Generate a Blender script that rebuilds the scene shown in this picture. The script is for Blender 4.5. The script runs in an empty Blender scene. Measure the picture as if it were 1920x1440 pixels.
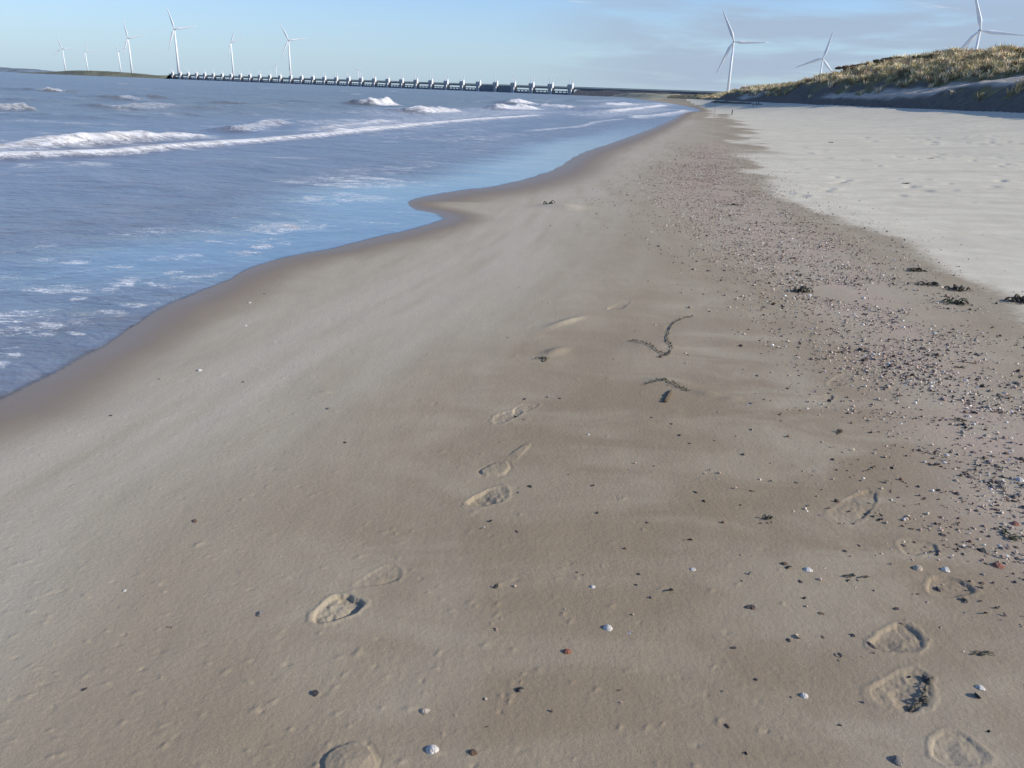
import bpy, math, random
import numpy as np
from mathutils import Vector, Matrix

random.seed(7)
rng = np.random.default_rng(7)
sc = bpy.context.scene
COL = sc.collection
R = math.radians

# ------------------------------------------------------------------ camera
EYE = 1.56
FPX = 1500.0
PITCH = math.atan((720 - 172.5) / FPX)
ROLL = R(2.25)
Fv = Vector((0, math.cos(PITCH), -math.sin(PITCH)))
r0 = Vector((1, 0, 0)); u0 = Vector((0, math.sin(PITCH), math.cos(PITCH)))
Rv = r0 * math.cos(ROLL) + u0 * math.sin(ROLL)
Uv = u0 * math.cos(ROLL) - r0 * math.sin(ROLL)
cam_d = bpy.data.cameras.new('camera'); cam = bpy.data.objects.new('camera', cam_d); COL.objects.link(cam)
m = Matrix((Rv, Uv, -Fv)).transposed().to_4x4(); m.translation = Vector((0, 0, EYE))
cam.matrix_world = m
cam_d.sensor_width = 36; cam_d.lens = FPX / 1920 * 36
cam_d.clip_start = 0.05; cam_d.clip_end = 80000
sc.camera = cam

def ray(px, py):
    return Fv * FPX + Rv * (px - 960) + Uv * (720 - py)
def at(px, py, z=0.0):
    d = ray(px, py); k = (z - EYE) / d.z
    return (d.x * k, d.y * k)
def az(px, py=None):
    if py is None: py = 172.5 + (px - 960) * math.tan(ROLL)
    d = ray(px, py); return math.atan2(d.x, d.y)
def polar(a, D): return (math.sin(a) * D, math.cos(a) * D)
def far(px, py, D):           # point on the ray through a pixel at horizontal distance D
    d = ray(px, py); h = math.hypot(d.x, d.y); k = D / h
    return Vector((d.x * k, d.y * k, EYE + d.z * k))

# ------------------------------------------------------------------ helpers
def obj(name, me, mat=None, parent=None):
    o = bpy.data.objects.new(name, me); COL.objects.link(o)
    if mat is not None and me is not None: me.materials.append(mat)
    if parent is not None: o.parent = parent
    return o
def tag(o, label=None, cat=None, group=None, kind=None):
    if label: o['label'] = label
    if cat: o['category'] = cat
    if group: o['group'] = group
    if kind: o['kind'] = kind
    return o
def empty(name, loc, rz=0, label=None, cat=None, group=None):
    o = bpy.data.objects.new(name, None); COL.objects.link(o)
    o.location = loc; o.rotation_euler = (0, 0, rz); o.empty_display_size = .2
    return tag(o, label, cat, group)
def children(o, allobjs): return [c for c in allobjs if c.parent == o]
def copy_tree(o, parent=None):
    allo = list(bpy.data.objects)
    def rec(s, p):
        c = s.copy(); COL.objects.link(c)
        if p is not None: c.parent = p
        for ch in children(s, allo): rec(ch, c)
        return c
    return rec(o, parent)

class MB:
    def __init__(s): s.v = []; s.f = []
    def box(s, c, size, rz=0, taper=1.0):
        cx, cy, cz = c; a, b, h = size[0] / 2, size[1] / 2, size[2] / 2
        n = len(s.v); cr, sr = math.cos(rz), math.sin(rz)
        for sz in (-1, 1):
            t = 1 if sz < 0 else taper
            for sx, sy in ((-1, -1), (1, -1), (1, 1), (-1, 1)):
                x, y = sx * a * t, sy * b * t
                s.v.append((cx + x * cr - y * sr, cy + x * sr + y * cr, cz + sz * h))
        s.f += [tuple(n + i for i in q) for q in ((3, 2, 1, 0), (4, 5, 6, 7), (0, 1, 5, 4), (1, 2, 6, 5), (2, 3, 7, 6), (3, 0, 4, 7))]
        return s
    def tube(s, pts, rad, seg=8, flat=1.0, cap=True):
        n0 = len(s.v); pts = [Vector(p) for p in pts]
        up = Vector((0.12, 0.07, 1)).normalized()
        for i, p in enumerate(pts):
            d = (pts[min(i + 1, len(pts) - 1)] - pts[max(i - 1, 0)]).normalized()
            ref = up if abs(d.dot(up)) < .95 else Vector((1, 0, 0))
            a = d.cross(ref).normalized(); b = a.cross(d)
            rr = rad[i] if hasattr(rad, '__len__') else rad
            for k in range(seg):
                t = 2 * math.pi * k / seg
                q = p + a * (math.cos(t) * rr) + b * (math.sin(t) * rr * flat)
                s.v.append(tuple(q))
        for i in range(len(pts) - 1):
            for k in range(seg):
                a0 = n0 + i * seg + k; b0 = n0 + i * seg + (k + 1) % seg
                s.f.append((a0, b0, b0 + seg, a0 + seg))
        if cap:
            s.f.append(tuple(n0 + k for k in range(seg))[::-1])
            s.f.append(tuple(n0 + (len(pts) - 1) * seg + k for k in range(seg)))
        return s
    def build(s, name, mat, parent=None, smooth=False):
        me = bpy.data.meshes.new(name); me.from_pydata(s.v, [], s.f); me.update()
        if smooth: me.polygons.foreach_set('use_smooth', [True] * len(me.polygons))
        return obj(name, me, mat, parent)

def np_mesh(name, co, faces, smooth=True):
    """co (N,3), faces (M,4) or (M,3)"""
    me = bpy.data.meshes.new(name); k = faces.shape[1]
    me.vertices.add(len(co)); me.vertices.foreach_set('co', np.ascontiguousarray(co, dtype=np.float32).ravel())
    me.loops.add(faces.size); me.loops.foreach_set('vertex_index', faces.astype(np.int32).ravel())
    me.polygons.add(len(faces)); me.polygons.foreach_set('loop_start', (np.arange(len(faces)) * k).astype(np.int32))
    try: me.polygons.foreach_set('loop_total', np.full(len(faces), k, np.int32))
    except Exception: pass
    me.polygons.foreach_set('use_smooth', np.full(len(faces), smooth, bool))
    me.update(calc_edges=True); me.validate()
    return me
def grid_faces(Rn, Cn):
    i = np.arange(Rn - 1)[:, None] * Cn + np.arange(Cn - 1)[None, :]; i = i.ravel()
    return np.stack([i, i + Cn, i + Cn + 1, i + 1], 1)
def set_col(me, name, arr):
    a = me.color_attributes.new(name, 'FLOAT_COLOR', 'POINT')
    a.data.foreach_set('color', np.ascontiguousarray(arr, dtype=np.float32).ravel())

def _h(ix, iy, s):
    n = (ix * 374761393 + iy * 668265263 + s * 144269504) & 0xffffffff
    n = ((n ^ (n >> 13)) * 1274126177) & 0xffffffff
    return ((n ^ (n >> 16)) & 0xffff) / 65535.0
def vn(x, y, s=0):
    x = np.asarray(x, float); y = np.asarray(y, float)
    ix = np.floor(x).astype(np.int64); iy = np.floor(y).astype(np.int64)
    fx = x - ix; fy = y - iy; fx = fx * fx * (3 - 2 * fx); fy = fy * fy * (3 - 2 * fy)
    a = _h(ix, iy, s); b = _h(ix + 1, iy, s); c = _h(ix, iy + 1, s); d = _h(ix + 1, iy + 1, s)
    return (a + (b - a) * fx) * (1 - fy) + (c + (d - c) * fx) * fy
def fbm(x, y, o=4, s=0):
    t = 0; a = .5; n = 0
    for i in range(o):
        t = t + a * vn(x * 2 ** i + 13.7 * i, y * 2 ** i + 5.1 * i, s + i); n += a; a *= .5
    return t / n
def sm(a, b, x):
    t = np.clip((x - a) / (b - a), 0, 1); return t * t * (3 - 2 * t)
def catmull(P, n=6):
    P = [np.array(p, float) for p in P]; out = []
    for i in range(len(P) - 1):
        p0 = P[max(i - 1, 0)]; p1 = P[i]; p2 = P[i + 1]; p3 = P[min(i + 2, len(P) - 1)]
        for k in range(n):
            t = k / n
            out.append(.5 * ((2 * p1) + (-p0 + p2) * t + (2 * p0 - 5 * p1 + 4 * p2 - p3) * t * t + (-p0 + 3 * p1 - 3 * p2 + p3) * t ** 3))
    out.append(P[-1]); return np.array(out)
def sdist(x, y, P, both=False):
    """signed distance to a polyline (positive on its right-hand side) and arc position"""
    x = np.asarray(x, float); y = np.asarray(y, float)
    if x.size < 400:
        A = P[:-1]; Dv = np.diff(P, axis=0); l2 = (Dv ** 2).sum(1); xx = x.reshape(-1, 1); yy = y.reshape(-1, 1)
        t = np.clip(((xx - A[:, 0]) * Dv[:, 0] + (yy - A[:, 1]) * Dv[:, 1]) / l2, 0, 1)
        d2 = (xx - A[:, 0] - Dv[:, 0] * t) ** 2 + (yy - A[:, 1] - Dv[:, 1] * t) ** 2; k = d2.argmin(1); q = np.arange(len(k))
        cr = (yy[:, 0] - A[k, 1]) * Dv[k, 0] - (xx[:, 0] - A[k, 0]) * Dv[k, 1]
        L = np.concatenate([[0], np.cumsum(np.sqrt(l2))]); dd = np.sqrt(d2[q, k]) * np.where(cr > 0, -1.0, 1.0)
        return (dd.reshape(x.shape), (L[k] + t[q, k] * np.sqrt(l2[k])).reshape(x.shape)) if both else dd.reshape(x.shape)
    best = np.full(x.shape, 1e18); sg = np.ones(x.shape); arc = np.zeros(x.shape); L = 0
    for i in range(len(P) - 1):
        ax, ay = P[i]; bx, by = P[i + 1]; dx, dy = bx - ax, by - ay; l2 = dx * dx + dy * dy
        t = np.clip(((x - ax) * dx + (y - ay) * dy) / l2, 0, 1)
        ex = x - ax - dx * t; ey = y - ay - dy * t; d2 = ex * ex + ey * ey
        mk = d2 < best - 1e-12
        best = np.where(mk, d2, best)
        cr = (y - ay) * dx - (x - ax) * dy
        sg = np.where(mk, np.where(cr > 0, -1.0, 1.0), sg)
        arc = np.where(mk, L + t * math.sqrt(l2), arc); L += math.sqrt(l2)
    d = np.sqrt(best)
    return (d * sg, arc) if both else d * sg

def up(A, i, j, sh):
    i0 = np.clip(np.searchsorted(i, np.arange(sh[0]), 'right') - 1, 0, len(i) - 2); fi = ((np.arange(sh[0]) - i[i0]) / (i[i0 + 1] - i[i0]))[:, None]
    j0 = np.clip(np.searchsorted(j, np.arange(sh[1]), 'right') - 1, 0, len(j) - 2); fj = ((np.arange(sh[1]) - j[j0]) / (j[j0 + 1] - j[j0]))[None]
    B = A[i0] * (1 - fi) + A[i0 + 1] * fi
    return B[:, j0] * (1 - fj) + B[:, j0 + 1] * fj
def gdist(Xg, Yg, P, both=False, k=4):
    i = np.unique(np.append(np.arange(0, Xg.shape[0], k), Xg.shape[0] - 1)); j = np.unique(np.append(np.arange(0, Xg.shape[1], k), Xg.shape[1] - 1))
    az_ = np.arctan2(Xg[-1], Yg[-1]); lr_ = np.log(np.hypot(Xg[:, 0], Yg[:, 0]))
    j = np.unique(np.concatenate([j, np.where(np.abs(np.diff(az_, 2)) > 2e-5)[0] + 1])); i = np.unique(np.concatenate([i, np.where(np.abs(np.diff(lr_, 2)) > 2e-5)[0] + 1]))
    d, a = sdist(Xg[np.ix_(i, j)], Yg[np.ix_(i, j)], P, True)
    return (up(d, i, j, Xg.shape), up(a, i, j, Xg.shape)) if both else up(d, i, j, Xg.shape)

# ------------------------------------------------------------------ plan of the shore (world metres)
wl_px = [(0, 752), (90, 706), (200, 645), (262, 600), (330, 566), (400, 536), (480, 497), (560, 477), (620, 466), (700, 446), (775, 428),
         (838, 409), (815, 400), (778, 392), (762, 380), (795, 368), (860, 357), (920, 350), (985, 336), (1040, 318), (1072, 297), (1110, 280),
         (1165, 262), (1230, 238), (1265, 222), (1285, 211)]
near = [at(*p) for p in wl_px]
x0, y0 = near[0]
W = [(x0 - 14, y0 - 60), (x0 - 5.0, y0 - 14), (x0 - 1.6, y0 - 3.2)] + near + [polar(R(11.75), 125), polar(R(11.2), 170), polar(R(10), 250), polar(R(8.6), 400), polar(R(7.5), 700), polar(R(6.9), 1500), polar(R(7.5), 3000)]
W = np.vstack([np.array(W[:3]), catmull(W[3:], 4)])
FT = [(24, -80), (26, -30), (28, 0), (29.5, 28), polar(az(1920), 60), polar(az(1700), 80), polar(az(1500), 105), polar(az(1400), 138), polar(az(1345), 178), polar(R(12.7), 240), polar(R(11.0), 380), polar(R(9.3), 700), polar(R(8.6), 1500), polar(R(9.2), 3000)]
FT = catmull(FT, 4)
FOOTZ = 1.50
def beach_z(x, y, noise=True, full=False):
    x = np.asarray(x, float); y = np.asarray(y, float)
    f_ = gdist if x.ndim == 2 else sdist
    d = f_(x, y, W); e = f_(x, y, FT)
    u = np.clip(np.maximum(d, 0) / (np.maximum(d, 0) + np.maximum(-e, 0) + 1e-6), 0, 1)
    z = FOOTZ * u ** 1.9 + 0.004 * np.minimum(np.maximum(d, 0), 3)
    z = z + .0035 * (fbm(x / .55, y / .55, 3, 401) - .5) * 2 * sm(1.6, .2, np.abs(d)) * sm(80, 10, np.hypot(x, y))
    z = z + np.where(d < 0, np.maximum(0.035 * d, -.12) + np.maximum(np.minimum(d + 3, 0) * .02, -3), 0)
    if noise:
        r = np.hypot(x, y)
        f = sm(.3, 3, d) * sm(0.02, .3, u + .25 * sm(20, 60, r))
        z = z + f * (.025 * (fbm(x / 2.2, y / 2.2, 4, 3) - .5) + .10 * sm(.15, .5, u) * (fbm(x / 3.2, y / 5.5, 3, 9) - .5))
        z = z + .003 * (fbm(x / .35, y / .35, 3, 5) - .5) * sm(.2, 1.5, d)
    z = np.where(e > 0, z - np.minimum(.3 * e, 1.2), z)
    return (z, d, e, u) if full else z
def gat(px, py):
    z = 0.0
    for _ in range(7):
        x, y = at(px, py, z); z = float(beach_z(np.array([x]), np.array([y]), noise=False)[0]); z = min(z, 1.3)
    return at(px, py, z)

# ------------------------------------------------------------------ node helpers
def new_mat(name):
    mt = bpy.data.materials.new(name); mt.use_nodes = True; nt = mt.node_tree; nt.nodes.clear()
    out = nt.nodes.new('ShaderNodeOutputMaterial'); return mt, nt, out
class N:
    def __init__(s, nt): s.nt = nt
    def n(s, t, **kw):
        k = s.nt.nodes.new(t)
        for a, b in kw.items(): setattr(k, a, b)
        return k
    def link(s, a, b): s.nt.links.new(a, b)
    def put(s, inp, v):
        if hasattr(v, 'is_output') or hasattr(v, 'links'): s.link(v, inp)
        else: inp.default_value = v
    def math(s, op, a, b=0.0, clamp=False):
        k = s.n('ShaderNodeMath', operation=op); k.use_clamp = clamp
        s.put(k.inputs[0], a); s.put(k.inputs[1], b); return k.outputs[0]
    def mix(s, f, a, b, mode='MIX'):
        k = s.n('ShaderNodeMix', data_type='RGBA', blend_type=mode); s.put(k.inputs[0], f)
        for i, v in ((6, a), (7, b)):
            s.put(k.inputs[i], v if not isinstance(v, tuple) else (*v, 1)[:4])
        return k.outputs[2]
    def noise(s, vec, scale, detail=4, rough=.55, dist=0, out=0):
        k = s.n('ShaderNodeTexNoise'); s.link(vec, k.inputs['Vector']); k.inputs['Scale'].default_value = scale
        k.inputs['Detail'].default_value = detail; k.inputs['Roughness'].default_value = rough; k.inputs['Distortion'].default_value = dist
        return k.outputs[out]
    def ramp(s, v, a, b, lo=0.0, hi=1.0):
        k = s.n('ShaderNodeMapRange'); k.interpolation_type = 'SMOOTHSTEP'; s.put(k.inputs[0], v)
        s.put(k.inputs[1], a); s.put(k.inputs[2], b); k.inputs[3].default_value = lo; k.inputs[4].default_value = hi
        return k.outputs[0]
    def mapping(s, vec, scale=(1, 1, 1), rot=(0, 0, 0)):
        k = s.n('ShaderNodeMapping'); s.link(vec, k.inputs[0]); k.inputs['Scale'].default_value = scale; k.inputs['Rotation'].default_value = rot
        return k.outputs[0]
    def attr(s, name):
        k = s.n('ShaderNodeAttribute', attribute_name=name); sp = s.n('ShaderNodeSeparateColor'); s.link(k.outputs['Color'], sp.inputs[0])
        return sp.outputs[0], sp.outputs[1], sp.outputs[2], k.outputs['Alpha'], k.outputs['Color']
    def bump(s, h, strength, dist, normal=None):
        k = s.n('ShaderNodeBump'); k.inputs['Strength'].default_value = strength; k.inputs['Distance'].default_value = dist
        s.link(h, k.inputs['Height'])
        if normal is not None: s.link(normal, k.inputs['Normal'])
        return k.outputs[0]
    def bsdf(s, color, rough=.8, normal=None, spec=.3, **kw):
        k = s.n('ShaderNodeBsdfPrincipled'); s.put(k.inputs['Base Color'], (*color, 1) if isinstance(color, tuple) else color)
        s.put(k.inputs['Roughness'], rough); s.put(k.inputs['Specular IOR Level'], spec)
        if normal is not None: s.link(normal, k.inputs['Normal'])
        for a, b in kw.items(): s.put(k.inputs[a], b)
        return k.outputs[0]

def simple_mat(name, color, rough=.7, var=.25, scale=3.0, bump=.3, bdist=.01, spec=.3):
    mt, nt, out = new_mat(name); g = N(nt)
    tc = g.n('ShaderNodeTexCoord').outputs['Object']
    nz = g.noise(tc, scale, 5, .6)
    dark = tuple(c * (1 - var) for c in color); light = tuple(min(1, c * (1 + var)) for c in color)
    c = g.mix(g.ramp(nz, .3, .7), dark, light)
    nb = g.noise(tc, scale * 4, 4, .6)
    g.link(g.bsdf(c, rough, g.bump(nb, bump, bdist), spec), out.inputs[0])
    return mt

SHORE_AZ = R(12.4)
# ---- sand
def sand_material():
    mt, nt, out = new_mat('sand'); g = N(nt)
    pos = g.n('ShaderNodeNewGeometry').outputs['Position']
    wet, dry, band, spare, _ = g.attr('surface')
    rot = g.mapping(pos, (1, 1, 1), (0, 0, 0))
    streak = g.mapping(pos, (1.0, .22, 1), (0, 0, R(-38)))         # wind-drifted sand, along the blow
    n1 = g.noise(streak, .9, 5, .6, .6)
    n2 = g.noise(rot, 2.2, 5, .6, .3)
    n3 = g.noise(rot, 14, 4, .6)
    fine = g.noise(rot, 420, 2, .7)
    damp = g.mix(g.ramp(n1, .36, .66), (.318, .265, .188), (.378, .328, .243))
    damp = g.mix(g.ramp(n2, .35, .7, 0, .5), damp, (.292, .238, .165))
    veil = g.noise(g.mapping(pos, (1.0, .25, 1), (0, 0, R(-40))), .38, 5, .62, .8)
    warm = g.attr('warmth')[0]
    dapple = g.noise(g.mapping(pos, (.45, 1.0, 1), (0, 0, R(12))), 2.4, 5, .62, .6)
    damp = g.mix(g.math('MULTIPLY', warm, g.ramp(dapple, .36, .62, .0, 1.0)), damp, (.268, .213, .146))
    damp = g.mix(g.math('MULTIPLY', spare, 1.0, True), damp, (.425, .382, .305))
    damp = g.mix(g.ramp(veil, .46, .74, 0, .2), damp, (.40, .36, .29))
    drysand = g.mix(g.ramp(n2, .3, .7), (.555, .510, .400), (.645, .600, .480))
    streak2 = g.mapping(pos, (.25, 1.0, 1), (0, 0, R(8)))
    n4 = g.noise(streak2, .8, 5, .65, .4)
    drysand = g.mix(g.ramp(n4, .46, .66, 0, .45), drysand, (.46, .425, .345))
    dry2 = g.ramp(g.math('ADD', dry, g.math('MULTIPLY', g.math('SUBTRACT', n3, .5), .45)), .3, .7)
    c = g.mix(dry2, damp, drysand)
    bandc = g.mix(g.ramp(g.noise(rot, 3.0, 4, .6), .35, .65), (.425, .335, .268), (.40, .345, .268))
    c = g.mix(g.math('MULTIPLY', band, .8, True), c, bandc)
    # speckles of crushed shell inside the band
    vo = g.n('ShaderNodeTexVoronoi'); g.link(rot, vo.inputs['Vector']); vo.inputs['Scale'].default_value = 55
    sp = g.ramp(vo.outputs['Distance'], .16, .26, 1, 0)
    pick = g.n('ShaderNodeSeparateColor'); g.link(vo.outputs['Color'], pick.inputs[0])
    spd = g.math('MULTIPLY', sp, g.math('MULTIPLY', g.ramp(pick.outputs[0], .55, .6), band, True), True)
    c = g.mix(g.math('MULTIPLY', spd, .55), c, (.13, .10, .09))
    spl = g.math('MULTIPLY', sp, g.math('MULTIPLY', g.ramp(pick.outputs[1], .86, .9), band, True), True)
    c = g.mix(g.math('MULTIPLY', spl, .7), c, (.62, .57, .52))
    wn = g.math('ADD', wet, g.math('MULTIPLY', g.math('SUBTRACT', n2, .5), .18))
    wf = g.ramp(wn, .1, .95)
    c = g.mix(wf, c, (.228, .185, .142))
    c = g.mix(g.math('MULTIPLY', g.math('SUBTRACT', fine, .5), 1.6), c, (.62, .56, .46), 'OVERLAY')
    grain = g.ramp(fine, .3, .7, .84, 1.12)
    gc = g.n('ShaderNodeCombineColor'); [g.link(grain, gc.inputs[i]) for i in range(3)]
    c = g.mix(1.0, c, gc.outputs[0], 'MULTIPLY')
    rough = g.ramp(wn, .55, 1.05, .93, .40)
    b1 = g.bump(fine, .35, .0018)
    b2 = g.bump(g.noise(rot, 60, 4, .65), .45, .006, b1)
    rip = g.mapping(pos, (1.0, .35, 1), (0, 0, R(-30)))
    b3 = g.bump(g.noise(rip, 7, 4, .6), .22, .014, b2)
    b4 = g.bump(g.noise(rot, 1.5, 4, .6), .22, .05, b3)
    nmix = g.n('ShaderNodeMix', data_type='VECTOR'); g.link(g.ramp(wn, .2, .9), nmix.inputs[0])
    geo = g.n('ShaderNodeNewGeometry').outputs['Normal']
    g.link(b4, nmix.inputs[4]); g.link(geo, nmix.inputs[5])
    g.link(g.bsdf(c, rough, nmix.outputs[1], g.ramp(wn, .5, 1.0, .10, .30)), out.inputs[0])
    return mt

def water_material():
    mt, nt, out = new_mat('sea_water'); g = N(nt)
    pos = g.n('ShaderNodeNewGeometry').outputs['Position']
    foam, depth, off, calm, _ = g.attr('surface')     # foam, water depth (m*10), distance offshore 0..1, smooth film
    a = g.mapping(pos, (.72, 1.0, 1), (0, 0, R(12)))
    big = g.noise(a, .07, 5, .6, .3); mid = g.noise(a, .55, 4, .6, .3)
    deepc = g.mix(g.ramp(big, .4, .62), (.125, .132, .112), (.170, .162, .115))
    nearc = g.mix(g.ramp(mid, .35, .65), (.152, .165, .192), (.192, .200, .215))
    c = g.mix(off, nearc, deepc)
    c = g.mix(g.math('MULTIPLY', calm, .8), c, (.19, .29, .34))  # sky reflection on the smooth film, painted into the base colour
    green = g.ramp(g.noise(a, .16, 3, .5), .60, .72)
    c = g.mix(g.math('MULTIPLY', green, g.math('MULTIPLY', off, .5)), c, (.20, .22, .15))
    # small crests lighter / troughs darker: ripple shading painted into the colour
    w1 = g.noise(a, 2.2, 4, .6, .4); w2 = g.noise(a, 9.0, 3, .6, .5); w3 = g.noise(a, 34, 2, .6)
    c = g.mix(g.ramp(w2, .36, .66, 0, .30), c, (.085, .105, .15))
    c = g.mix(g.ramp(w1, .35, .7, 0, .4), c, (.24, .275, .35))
    bA = g.bump(w3, .20, .006); bB = g.bump(w2, .7, .03, bA); bC = g.bump(w1, .55, .10, bB); bD = g.bump(mid, .5, .35, bC)
    geo = g.n('ShaderNodeNewGeometry').outputs['Normal']
    nm = g.n('ShaderNodeMix', data_type='VECTOR'); g.link(g.math('MULTIPLY', calm, .9), nm.inputs[0]); g.link(bD, nm.inputs[4]); g.link(bA, nm.inputs[5])
    rough = g.math('SUBTRACT', .28, g.math('MULTIPLY', calm, .16))
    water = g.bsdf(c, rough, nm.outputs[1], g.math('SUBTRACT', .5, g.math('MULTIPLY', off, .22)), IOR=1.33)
    # foam lace
    f1 = g.noise(g.mapping(pos, (.5, 1, 1), (0, 0, R(-12))), 4.2, 7, .70, 1.1)
    f2 = g.noise(g.mapping(pos, (.6, 1, 1), (0, 0, R(-12))), 19, 4, .68, .8)
    fn = g.math('ADD', g.math('MULTIPLY', f1, .62), g.math('MULTIPLY', f2, .38))
    thr = g.math('SUBTRACT', .80, g.math('MULTIPLY', foam, .45))
    ff = g.ramp(fn, thr, g.math('ADD', thr, .10))
    ff = g.math('MULTIPLY', ff, g.ramp(foam, .80, .98))
    lw = g.noise(g.mapping(pos, (.42, 1.5, 1), (0, 0, R(-6))), 5.5, 6, .62, 1.6)
    ridge = g.ramp(g.math('ABSOLUTE', g.math('SUBTRACT', lw, .5)), .0, .050, 1, 0)
    lw2 = g.noise(g.mapping(pos, (.5, 1.3, 1), (0, 0, R(-6))), 17, 4, .65, 1.2)
    ridge = g.math('MAXIMUM', ridge, g.ramp(g.math('ABSOLUTE', g.math('SUBTRACT', lw2, .5)), .0, .06, .8, 0))
    lace = g.math('MULTIPLY', g.math('MULTIPLY', ridge, g.ramp(fn, g.math('SUBTRACT', .66, g.math('MULTIPLY', foam, .34)), g.math('SUBTRACT', .78, g.math('MULTIPLY', foam, .34)))), g.ramp(foam, .12, .6))
    ff = g.math('MAXIMUM', ff, lace)
    fcol = g.mix(g.ramp(f1, .35, .60), (.40, .39, .37), (.88, .88, .88))  # grey patches are shaded foam, painted into the colour
    foamb = g.bsdf(fcol, .9, g.bump(fn, .8, .12), .1)
    ms = g.n('ShaderNodeMixShader'); g.link(ff, ms.inputs[0]); g.link(water, ms.inputs[1]); g.link(foamb, ms.inputs[2])
    tr = g.n('ShaderNodeBsdfTransparent').outputs[0]
    m2 = g.n('ShaderNodeMixShader'); g.link(g.math('MAXIMUM', g.ramp(g.math('ADD', depth, g.math('MULTIPLY', g.math('SUBTRACT', mid, .5), .02)), .0, .032), g.math('MULTIPLY', ff, .7)), m2.inputs[0])
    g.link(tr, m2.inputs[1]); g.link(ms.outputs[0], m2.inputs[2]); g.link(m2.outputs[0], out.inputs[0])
    return mt

def dune_material():
    mt, nt, out = new_mat('dune_sand'); g = N(nt)
    pos = g.n('ShaderNodeNewGeometry').outputs['Position']
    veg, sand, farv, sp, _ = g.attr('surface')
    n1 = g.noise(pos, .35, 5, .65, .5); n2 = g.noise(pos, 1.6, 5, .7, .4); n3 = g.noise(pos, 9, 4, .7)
    s = g.mix(g.ramp(n2, .3, .7), (.125, .112, .098), (.185, .166, .14))  # face sand darkened: its shade is painted into the colour
    s = g.mix(sand, s, g.mix(g.ramp(n2, .3, .7), (.46, .41, .34), (.56, .51, .43)))  # bench stays pale, painted as the sunlit strip of the same sand
    v = g.mix(g.ramp(n1, .35, .65), (.15, .14, .08), (.27, .24, .13))
    v = g.mix(g.ramp(n2, .5, .68), v, (.20, .175, .10))
    v = g.mix(g.ramp(n3, .55, .75, 0, .6), v, (.045, .036, .026))
    f = g.ramp(g.math('ADD', veg, g.math('MULTIPLY', g.math('SUBTRACT', n2, .5), .9)), .35, .6)
    c = g.mix(f, s, v)
    b = g.bump(n3, .7, .12, g.bump(n2, .7, .35))
    g.link(g.bsdf(c, .95, b, .1), out.inputs[0]); return mt

def vcol_mat(name, rough=.8, var=.2, spec=.2, trans=0.0):
    mt, nt, out = new_mat(name); g = N(nt)
    k = g.n('ShaderNodeAttribute', attribute_name='tint')
    pos = g.n('ShaderNodeNewGeometry').outputs['Position']
    n = g.noise(pos, 1.1, 4, .6); v = g.ramp(n, .3, .7, 1 - var, 1 + var)
    cc = g.n('ShaderNodeCombineColor'); [g.link(v, cc.inputs[i]) for i in range(3)]
    c = g.mix(1.0, k.outputs['Color'], cc.outputs[0], 'MULTIPLY')
    g.link(g.bsdf(c, rough, None, spec), out.inputs[0]); return mt

M = dict(
    sand=sand_material(), water=water_material(), dune=dune_material(),
    grass=vcol_mat('marram_blades', .75, .25), shellbed=vcol_mat('shell_litter', .6, .15, .35),
    turbine=simple_mat('turbine_white', (.74, .76, .78), .4, .04, .2, .05, .01, .4),
    nacelle=simple_mat('nacelle_grey', (.42, .44, .47), .5, .1, .5, .1, .01, .4),
    concrete=simple_mat('barrier_concrete', (.36, .36, .355), .85, .15, .15, .3, .05),
    steel=simple_mat('gate_steel', (.17, .185, .21), .55, .2, .2, .2, .05),
    whitesteel=simple_mat('white_steel', (.76, .77, .78), .5, .05, .3, .1, .01),
    road=simple_mat('road_deck', (.20, .21, .22), .85, .15, .2, .3, .05),
    rock=simple_mat('dam_rock', (.11, .11, .115), .9, .45, .35, .9, .8),
    islet=simple_mat('islet_grass', (.16, .165, .12), .95, .35, .02, .8, 2.0),
    scrub=simple_mat('coastal_scrub', (.27, .26, .18), .95, .35, .05, .5, .5),
    farland=simple_mat('far_land', (.15, .19, .235), .95, .25, .01, .5, 2.0),  # bluish from distance haze painted into the land colour
    weed=simple_mat('wrack_dark', (.060, .052, .034), .6, .5, 60, .6, .003, .4),
    weedg=simple_mat('wrack_green', (.045, .052, .020), .55, .5, 60, .6, .003, .4),
    wood=simple_mat('driftwood', (.10, .075, .05), .85, .4, 40, .6, .003),
    stem=simple_mat('shrub_stem', (.09, .06, .045), .9, .3, 8, .4, .01),
    post=simple_mat('post_wood', (.07, .06, .05), .9, .3, 8, .5, .01),
)

# ------------------------------------------------------------------ beach sheet
def rows(spec):
    out = [spec[0][0]]
    for a, b, q in spec:
        n = max(2, int(round(math.log(b / a) / math.log(1 + q))))
        out += list(a * (b / a) ** (np.arange(1, n + 1) / n))
    return np.array(out)
rr = rows([(.03, .6, .35), (.6, 1.3, .012), (1.3, 6, .0026), (6, 14, .005), (14, 60, .010), (60, 400, .015), (400, 4000, .025)])
aa = np.radians(np.concatenate([np.arange(-180, -60, 4), np.arange(-60, -44, .8), np.arange(-44, -36, .12), np.arange(-36, 38, .068), np.arange(38, 45, .12), np.arange(45, 62, .8), np.arange(62, 180.1, 4)]))
AA, RRr = np.meshgrid(aa, rr)
X = np.sin(AA) * RRr; Y = np.cos(AA) * RRr
Z, D, E, U = beach_z(X, Y, True, True)

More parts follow.
